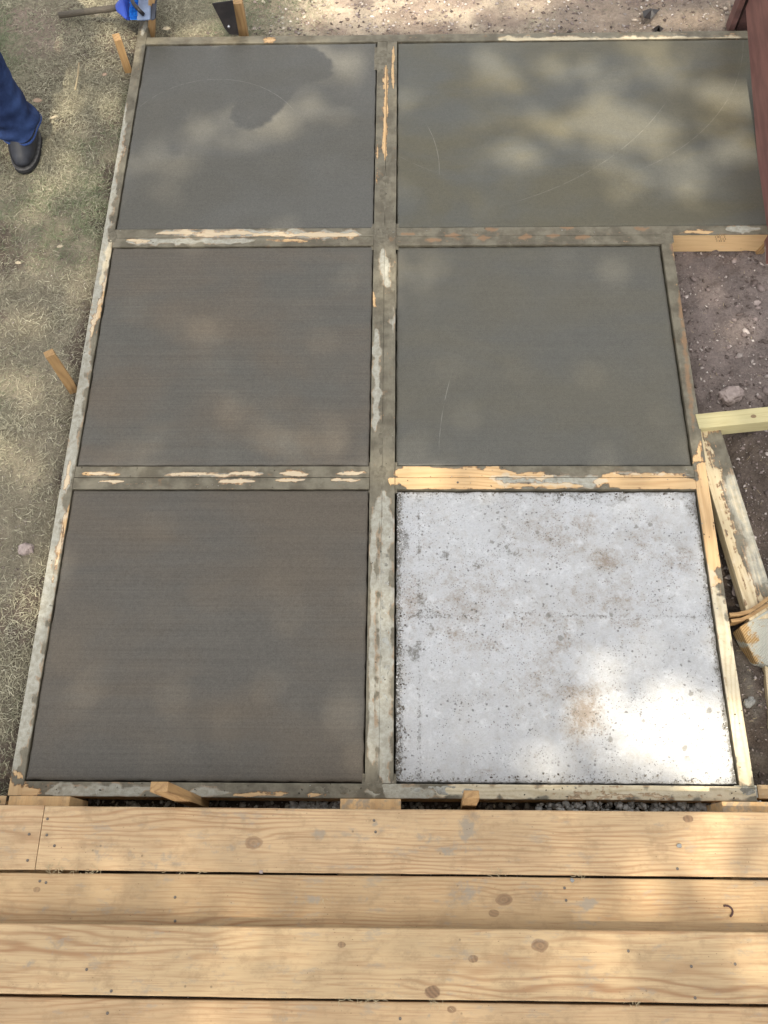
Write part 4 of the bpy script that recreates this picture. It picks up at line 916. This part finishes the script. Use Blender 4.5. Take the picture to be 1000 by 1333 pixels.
for (n, box, dens, rr, lab, nm, pr) in (
    (17000, (1.955, 3.0, -.05, 1.836), lambda a, b: .30 + .7 * (fbm(a * 8, b * 8, 3.) > .5), (.0011, .0068), 'small pale stones and crumbs in the dirt pit', 'gravel', [.22, .40, .34, .04]),
    (15000, (.2, 2.36, 2.846, 3.7), lambda a, b: sstep(.1, .7, a) * (.35 + .65 * (fbm(a * 7, b * 7, 9.) > .5)), (.0012, .0085), 'pale stone chips on the far sunlit soil', 'gravel', [.36, .30, .24, .10]),
    (2500, (-1.2, -.05, -.3, 3.6), lambda a, b: .6, (.0012, .004), 'scattered crumbs among the dry lawn', 'soil_crumbs', [.3, .4, .25, .05])):
    x_, y_ = pick(n, *box, dens); r = rr[0] + (rr[1] - rr[0]) * RNG.random(len(x_)) ** 3.6; scatter(nm, np.stack([x_, y_, ground_z(x_, y_) + r * .2], 1), r, tints(len(x_), STC, pr), 'stone', lab, 'gravel')
x_, y_ = pick(420, 1.96, 2.6, -.05, 1.83); r = .004 + .010 * RNG.random(len(x_)) ** 2.5
scatter('soil_clods', np.stack([x_, y_, ground_z(x_, y_) + r * .2], 1), r, tints(len(x_), [lin(134, 120, 114), lin(104, 92, 86), lin(172, 160, 152)], [.5, .35, .15]), 'stone', 'soil clods and larger stones in the dirt pit', 'clods', .65, True)
x_, y_ = pick(170, .3, 2.34, 2.86, 3.3); r = .003 + .009 * RNG.random(len(x_)) ** 2.2
scatter('soil_clods', np.stack([x_, y_, ground_z(x_, y_) + r * .2], 1), r, tints(len(x_), [lin(186, 170, 152), lin(140, 124, 112), lin(206, 194, 178)], [.5, .3, .2]), 'stone', 'clods and pale stones on the far sunlit soil', 'clods', .5, True)
# cement and gravel lumps in the trench in front of the deck
x_, y_ = pick(2600, -.1, 2.3, -.16, -.043); r = .002 + .009 * RNG.random(len(x_)) ** 2
scatter('gravel', np.stack([x_, y_, ground_z(x_, y_) + r * .3], 1), r, tints(len(x_), [lin(150, 142, 128), lin(110, 100, 90), lin(178, 162, 136)], [.4, .45, .15]), 'stone', 'grey rubble in the trench between formwork and deck', 'gravel', .8, True)
pl = []; 
for _ in range(800):
    u_ = random.choice([random.uniform(700, 935), random.uniform(955, 990), random.uniform(380, 470)]); v_ = random.uniform(1045, 1058)
    pl.append(at(u_, v_, random.uniform(-.085, -.035) if u_ < 940 and u_ > 690 else (-.025 if u_ > 940 else -.10)))
pl = np.array(pl); r = .003 + .008 * RNG.random(len(pl)) ** 1.5
scatter('cement_lumps', pl, r, tints(len(pl), [lin(182, 180, 174), lin(152, 149, 142)], [.6, .4]), 'stone', 'spilled grey cement lumps in front of the deck board', 'cement lumps', .9, True)
# crumbs along the edges of the dry slab and on top of the forms
e = RNG.random(2600); s_ = RNG.choice([0, 0, 0, 0, 0, 1, 2, 3], 2600); o_ = np.abs(RNG.normal(0, .010, 2600))
X0, X1, Y0, Y1 = 1.002, 1.905, .006, .856
cx = np.where(s_ == 0, X0 + o_, np.where(s_ == 1, X1 - o_, X0 + e * (X1 - X0))); cy = np.where(s_ == 2, Y0 + o_, np.where(s_ == 3, Y1 - o_, Y0 + e * (Y1 - Y0)))
r = .0008 + .0028 * RNG.random(2600) ** 2.4
scatter('cement_crumbs', np.stack([cx, cy, np.full(2600, -.0095)], 1), r, tints(2600, [lin(190, 188, 184), lin(128, 122, 112), lin(92, 84, 76)], [.5, .38, .12]), 'stone', 'loose crumbs along the edges of the dry slab', 'crumbs', .7)
fx_, fy_ = [], []
for (a, b, c_, d_, n) in ((.917, .995, 0, 2.8, 150), (0, 1.9, .866, .942, 130), (0, 1.9, 1.80, 1.875, 110), (.0, 1.9, -.04, -.004, 110), (-.041, -.004, 0, 2.8, 60), (1.912, 1.949, 0, 1.79, 50)):
    fx_.append(RNG.uniform(a, b, n)); fy_.append(RNG.uniform(c_, d_, n))
px_, py_ = np.concatenate(fx_), np.concatenate(fy_); nn = len(px_); r = .0006 + .0022 * RNG.random(nn) ** 2.5
bx = np.minimum.reduce([np.abs(px_ - .956), np.abs(px_ + .022) + .0, np.abs(px_ - 1.931), np.abs(py_ - .903), np.abs(py_ - 1.838), np.abs(py_ + .022)]) < .036
px_, py_, r = px_[bx], py_[bx], r[bx]; nn = len(px_)
scatter('cement_crumbs', np.stack([px_, py_, np.full(nn, .0008)], 1), r, tints(nn, [lin(150, 146, 136), lin(84, 78, 68)], [.4, .6]), 'stone', 'tiny cement crumbs stuck on top of the form boards', 'crumbs', .6)
# grass: dry curled blades
def grass(name, n, box, dens, label, straw=.7, seed=0, Ls=(.010, .034), wd=.0015):
    x_, y_ = pick(n, *box, dens); n = len(x_); z_ = ground_z(x_, y_); a = RNG.random(n) * 6.283; L = RNG.uniform(*Ls, n); segs = 3
    green = fbm(x_ * 3.2 + 20, y_ * 3.2, 5.) + (RNG.random(n) - .5) * .35; lie = np.clip(RNG.normal(.16, .18, n), .02, 1.2); curl = RNG.normal(0, .6, n)
    P_ = np.stack([x_, y_, z_ - .002 + RNG.random(n) * .010], 1); V = []; dirn = a.copy(); el = lie.copy()
    for s in range(segs + 1):
        wv = wd * (1 - .75 * s / segs) * (.7 + RNG.random(n) * .8); sd_ = np.stack([-np.sin(dirn), np.cos(dirn), np.zeros(n)], 1) * wv[:, None] / 2
        V.append(P_ - sd_); V.append(P_ + sd_)
        st_ = (L / segs)[:, None] * np.stack([np.cos(dirn) * np.cos(el), np.sin(dirn) * np.cos(el), np.sin(el)], 1); P_ = P_ + st_; dirn = dirn + curl / segs; el = el - RNG.random(n) * .5
        P_[:, 2] = np.maximum(P_[:, 2], ground_z(P_[:, 0], P_[:, 1]) + .001) if s < 2 else P_[:, 2]
    V = np.stack(V, 1); k = V.shape[1]; f0 = np.array([(2 * s, 2 * s + 1, 2 * s + 3, 2 * s + 2) for s in range(segs)]); f = f0[None] + (np.arange(n) * k)[:, None, None]
    me = mesh_fast(name, V.reshape(-1, 3), f.reshape(-1, 4))
    c = tints(n, [lin(162, 155, 130), lin(144, 138, 115), lin(184, 177, 152), lin(122, 115, 96)], [.38, .30, .14, .18]); gc = tints(n, [lin(108, 116, 88), lin(88, 104, 70), lin(128, 134, 102)], [.4, .35, .25])
    gu, gv = proj(np.stack([x_, y_, z_], -1)); green = green - .035 + .34 * np.exp(-(((gu - 20) / 85) ** 2 + ((gv - 35) / 50) ** 2)) + .16 * np.exp(-(((gu - 168) / 16) ** 2 + ((gv - 130) / 60) ** 2))
    gmask = np.clip((green - (.50 + straw * .1)) * 6, 0, 1)[:, None] * .85; c = c * (1 - gmask) + gc * gmask
    attrc(me, 'tint', np.repeat(c, k, 0)); return tag(link(name, me, M['grass']), label, 'grass', kind='stuff')
def dl_(a, b):
    bare = sstep(.50, .62, fbm(a * 2.4 + 7, b * 2.4 + 2, 8.)); sooth = 1 - .75 * bare
    u, v = proj(np.stack([a, b, np.full(a.shape, -.04)], -1)); soil = np.exp(-(((u - 15) / 45) ** 2 + ((v - 770) / 90) ** 2)) + .8 * np.exp(-(((u - 10) / 30) ** 2 + ((v - 960) / 60) ** 2))
    return np.clip(sooth * (1 - .8 * np.clip(soil, 0, 1)), .05, 1)
grass('dry_grass', 60000, (-1.15, -.046, -.25, 3.75), dl_, 'coarser straw blades lying on the lawn left of the formwork', .95, Ls=(.014, .032), wd=.0021)
grass('dry_grass', 150000, (-1.15, -.044, -.25, 3.75), dl_, 'matted dry straw and green lawn grass left of the formwork', .75)
grass('dry_grass', 42000, (-.04, .75, 2.845, 3.7), lambda a, b: sstep(.85, .15, a), 'thinning dry grass behind the far left form', .9)
grass('dry_grass', 2600, (1.5, 2.6, 2.9, 3.7), lambda a, b: .2 + .8 * (fbm(a * 5, b * 5, 2.) > .52), 'sparse dry grass wisps on the far right soil', .5)
grass('dry_grass', 42000, (-3.2, -1.15, -.6, 4.6), lambda a, b: .5 + .5 * sstep(-3, -1.2, a), 'looser dry lawn farther left beyond the frame', .75, Ls=(.03, .07), wd=.003)

def wisps(name, spots, z, label, m='twig'):
    V, F_ = [], []
    for (u_, v_, su, sv, n) in spots:
        for _ in range(n):
            p = at(u_ + random.gauss(0, su), v_ + random.gauss(0, sv), z + random.uniform(.0005, .003)); a = random.uniform(0, 6.28); L = random.uniform(.006, .02); cu = random.uniform(-1.5, 1.5)
            k = len(V)
            for i in range(5):
                w2 = .0006 * (1 - .12 * i); V += [p + [-math.sin(a) * w2, math.cos(a) * w2, 0], p + [math.sin(a) * w2, -math.cos(a) * w2, 0]]; p = p + [math.cos(a) * L / 5, math.sin(a) * L / 5, random.uniform(-.0006, .0008)]; a += cu / 4
            F_ += [(k + 2 * i, k + 2 * i + 1, k + 2 * i + 3, k + 2 * i + 2) for i in range(4)]
    return tag(link(name, mesh_from(name, V, F_), M[m]), label, 'debris', kind='stuff')
wisps('straw_debris', [(75, 1130, 12, 4, 26), (118, 1134, 8, 2, 16), (240, 1134, 12, 2, 10), (650, 1136, 8, 2, 12), (757, 1138, 6, 2, 10), (425, 1170, 5, 2, 5)], DZ, 'bits of straw caught along the first deck gap')
wisps('straw_debris', [(470, 1303, 18, 2, 26), (565, 1306, 8, 2, 14), (825, 1309, 8, 2, 10)], DZ2, 'bits of straw caught along the rear deck gap')
wisps('straw_debris', [(960, 640, 30, 40, 30), (970, 880, 15, 60, 30), (950, 420, 35, 60, 26), (500, 30, 160, 10, 60), (30, 760, 25, 70, 60)], -.075, 'bits of straw and fibre lying on the bare soil')
# faint ink stamps on two boards (illegible strokes in the photograph)
def stamp(name, rows, fn, parent, m='ink'):
    V, F_ = [], []
    for (a, b, c, d) in rows:
        k = len(V); V += [fn(a, b), fn(c, b), fn(c, d), fn(a, d)]; F_.append((k, k + 1, k + 2, k + 3))
    o = link(name, mesh_from(name, [v - np.array(parent.matrix_world.translation) if False else v for v in V], F_), M[m]); o.parent = parent; o.matrix_parent_inverse = Matrix.Translation(parent.location).inverted(); return o
M['ink'] = mat_flat('faded ink', lin(168, 136, 98), lin(140, 112, 82), 80, .8)
def on_front(a, b):
    d = ROT @ np.array([(a - 500) / F, -(b - 666.5) / F, -1.0]); t = (1.8372 - CAM[1]) / d[1]; return CAM + t * d
stamp('ink_stamp', [(930 + 3 * i + j * .9, 305 + 2.6 * j, 931.3 + 3 * i + j * .9 + (i * j % 2), 306.8 + 2.6 * j) for i in range(5) for j in range(4) if (i * 3 + j) % 5], on_front, fw)

# ================================================================= shade tree behind the viewer, its crown breaks the sunlight into dapples
DAP = [(420,900,162,24,0.08),(330,930,144,21.6,0.06),(470,960,46.8,36,0.12),  # photo position of a sun fleck on the pad plane, radii in photo pixels, strength
 (945,126,34,20,1.24),(826,163,44,20,1.31),(792,136,36,22,0.76),(728,87,40,14,0.83),(864,80,34,18,0.63),(898,233,38,14,1.03),(806,238,26,14,0.83),(959,190,28,20,0.83),(745,170,50,14,0.69),
 (881,204,60,12,0.48),(694,136,40,14,0.28),(680,204,34,22,0.41),(548,129,28,12,0.41),(629,71,34,10,0.41),(657,98,24,10,0.63),(656,204,26,24,0.34),(432,80,34,22,0.80),(345,152,46,26,0.95),(400,150,40,16,0.35),
 (235,184,38,12,0.65),(279,180,22,10,0.60),(190,221,30,12,0.65),(215,62,30,6,0.40),(360,62,70,10,0.50),(240,60,60,8,0.40),(385,578,51,20.7,0.49),(480,340,28,18,0.35),(180,590,90,16.56,0.14),(790,365,28,20,0.35),(530,350,33,20,0.52),(610,465,50,12,0.20),(600,520,40,16,0.15),(770,490,30,14,0.18),
 (350,790,124.2,30.36,0.11),(95,830,81,24.84,0.12),(65,880,70.2,22.08,0.10),
 (870,945,88,52,1.12),(925,990,50,40,0.68),(680,1000,60,16,0.04),(650,970,40,20,0.02),(800,900,60,30,0.30),(740,1010,120,12,0.02),(960,900,20,60,0.34),
 (900,1158,103.5,18,0.50),(960,1090,80.5,30,0.34),(960,1235,92,32,0.48),(830,1258,80.5,16,0.32),(250,1150,29.9,22,0.45),(322,1222,32.2,20,0.48),(380,1268,34.5,34,0.27),(300,1315,52.9,18,0.36),(45,1165,57.5,14,0.30),(600,1222,57.5,12,0.15),(780,1210,69,12,0.25),(560,1312,92,12,0.18),(420,1186,69,14,0.18),(760,1130,46,14,0.13),
 (50,60,34,12,1.00),(15,110,24,12,0.70),(85,8,60,14,1.00),(30,15,30,14,0.50),(120,60,50,20,0.30),(100,15,50,12,0.50),(240,40,60,10,0.50),(60,150,40,12,0.30),(985,430,22,20,0.70),(940,370,40,14,0.20),(20,330,78,40,0.20),(70,250,60,16,0.20),(70,430,78,30,0.16),(30,560,40,50,0.20),(955,660,20,60,0.20),(985,700,24,40,0.35),(930,545,60,8,0.30),
 (505,345,21,30,0.60),(560,618,60,8,0.50),(850,625,60,8,0.30),(930,720,18,90,0.35),(60,760,14,120,0.20)]
DW = []
for (a, b, rx, ry, s) in DAP:
    z_ = .17 if b > 1050 else (-.04 if (a < 80 or b < 46) else 0.0); p = at(a, b, z_); rxw = abs(at(a + rx, b, z_)[0] - p[0]); ryw = abs(at(a, b - ry, z_)[1] - p[1]); q = p - SUN_DIR * (p[2] / SUN_DIR[2]); DW.append((q[0], q[1], max(rxw * 1.0, .055), max(ryw * 1.0, .055), s))
def transmit(x, y):
    T = .004 + .012 * sstep(.55, .75, fbm(x * 2.2 + 30, y * 2.2 + 11, 3.3))
    for (a, b, rx, ry, s) in DW: T = T + 1.0 * s * np.exp(-(((x - a) / rx) ** 2 + ((y - b) / ry) ** 2))
    north = sstep(2.86, 3.0, y) * sstep(.0, .5, x); T = T + north * (.85 * sstep(.40, .56, fbm(x * 2.6 + 4, y * 4 + 8, 6.1)) * (1 - .55 * sstep(1.4, 1.8, x)) + .10)
    T = T + .05 * sstep(0, -.2, x) * sstep(.45, .6, fbm(x * 4, y * 4, 9.1)) * 5
    nl = sstep(2.95, 3.3, y) * sstep(.4, -.2, x); T = T + nl * .4 * sstep(.45, .6, fbm(x * 3, y * 3, 1.1))
    out = sstep(2.2, 4.0, np.hypot(x - 1, y - 1)) ; T = T + out * .25 * sstep(.45, .65, fbm(x * 1.3, y * 1.3, 7.7))
    return np.clip(T, .004, .995)
N = 520000; R0 = 4.6
ang_ = RNG.random(N) * 6.283; rad_ = R0 * np.sqrt(RNG.random(N)); tx, ty = 1.0 + rad_ * np.cos(ang_), 1.2 + rad_ * np.sin(ang_)
area_each = .0034; want = -np.log(transmit(tx, ty)) / area_each * sstep(R0, R0 - 1.2, rad_); have = N / (math.pi * R0 ** 2)
k = RNG.random(N) < want / have; tx, ty = tx[k], ty[k]; n = len(tx); hz = RNG.uniform(8.6, 11.2, n)
C_ = np.stack([tx, ty, np.zeros(n)], 1) + SUN_DIR[None] * (hz / SUN_DIR[2])[:, None]
nr = RNG.normal(0, 1, (n, 3)); nr[:, 2] = np.abs(nr[:, 2]) + .8; nr /= np.linalg.norm(nr, axis=1)[:, None]; t1 = np.cross(nr, RNG.normal(0, 1, (n, 3))); t1 /= np.linalg.norm(t1, axis=1)[:, None]; t2 = np.cross(nr, t1)
l_, w_ = (.062 * (.8 + RNG.random(n) * .4))[:, None], (.036 * (.8 + RNG.random(n) * .4))[:, None]
V = np.stack([C_ - t1 * l_, C_ - t2 * w_, C_ + t1 * l_, C_ + t2 * w_], 1).reshape(-1, 3); f = np.arange(n * 4).reshape(-1, 4)
cc = np.array([1, 1.2, 0]) + SUN_DIR * (9.8 / SUN_DIR[2]); tb = np.array([cc[0] + 4.6, cc[1] - 2.6, -.1])
tree = empty('shade_tree', tb); tag(tree, 'large leafy shade tree standing behind the viewer beyond the deck', 'tree')
cr = link('crown', mesh_fast('crown', V - tb, f), M['leaf'], tree)
tube('trunk', [tb, tb + [0.05, .1, 1.8], tb + [-.1, .3, 3.6], tb + [-.3, .8, 6.0], tb + [-.7, 1.5, 9.2]], .2, M['bark'], tree, tb, seg=14, radii=[.30, .24, .20, .15, .09])
# unseen bough added over the far left slab, leaves shaped for its crisp shadow
def shadow_leaf_pts():
    poly = [(185, 60), (400, 60), (418, 68), (430, 80), (433, 97), (412, 102), (385, 112), (374, 128), (360, 147), (342, 162), (325, 167), (309, 163), (302, 153), (304, 143), (314, 133), (296, 122), (240, 125), (185, 118)]
    out = []
    while len(out) < 3000:
        a, b = random.uniform(185, 435), random.uniform(60, 168); ins = False; k = len(poly) - 1
        for i in range(len(poly)):
            (x1_, y1_), (x2_, y2_) = poly[i], poly[k]
            if (y1_ > b) != (y2_ > b) and a < (x2_ - x1_) * (b - y1_) / (y2_ - y1_) + x1_: ins = not ins
            k = i
        if ins: out.append((a, b))
    return out
LP_ = np.array([at(a, b, 0) + SUN_DIR * (random.uniform(1.45, 1.75) / SUN_DIR[2]) for a, b in shadow_leaf_pts()]); n = len(LP_)
nr = SUN_DIR[None] + RNG.normal(0, .35, (n, 3)); nr /= np.linalg.norm(nr, axis=1)[:, None]; t1 = np.cross(nr, RNG.normal(0, 1, (n, 3))); t1 /= np.linalg.norm(t1, axis=1)[:, None]; t2 = np.cross(nr, t1)
V = np.stack([LP_ + t1 * (.013 * math.cos(q)) + t2 * (.009 * math.sin(q)) for q in np.linspace(0, 2 * math.pi, 8, endpoint=False)], 1).reshape(-1, 3)
link('shadow_leaf_spray', mesh_fast('shadow_leaf_spray', V - tb, np.arange(n * 8).reshape(-1, 8)), M['leaf'], tree)
c_ = LP_.mean(0); tube('shadow_branch', [tb + [-.3, .9, 6.6], c_ + [1.6, -1.0, 5.2], c_ + [.4, -.6, 4.2], c_ + [.15, -.25, 2.2], c_ + [0, 0, .6], c_, c_ + [-.25, .05, .0]], .02, M['bark'], tree, tb, seg=8, radii=[.05, .03, .02, .014, .009, .006, .004])
print('leaves', n)
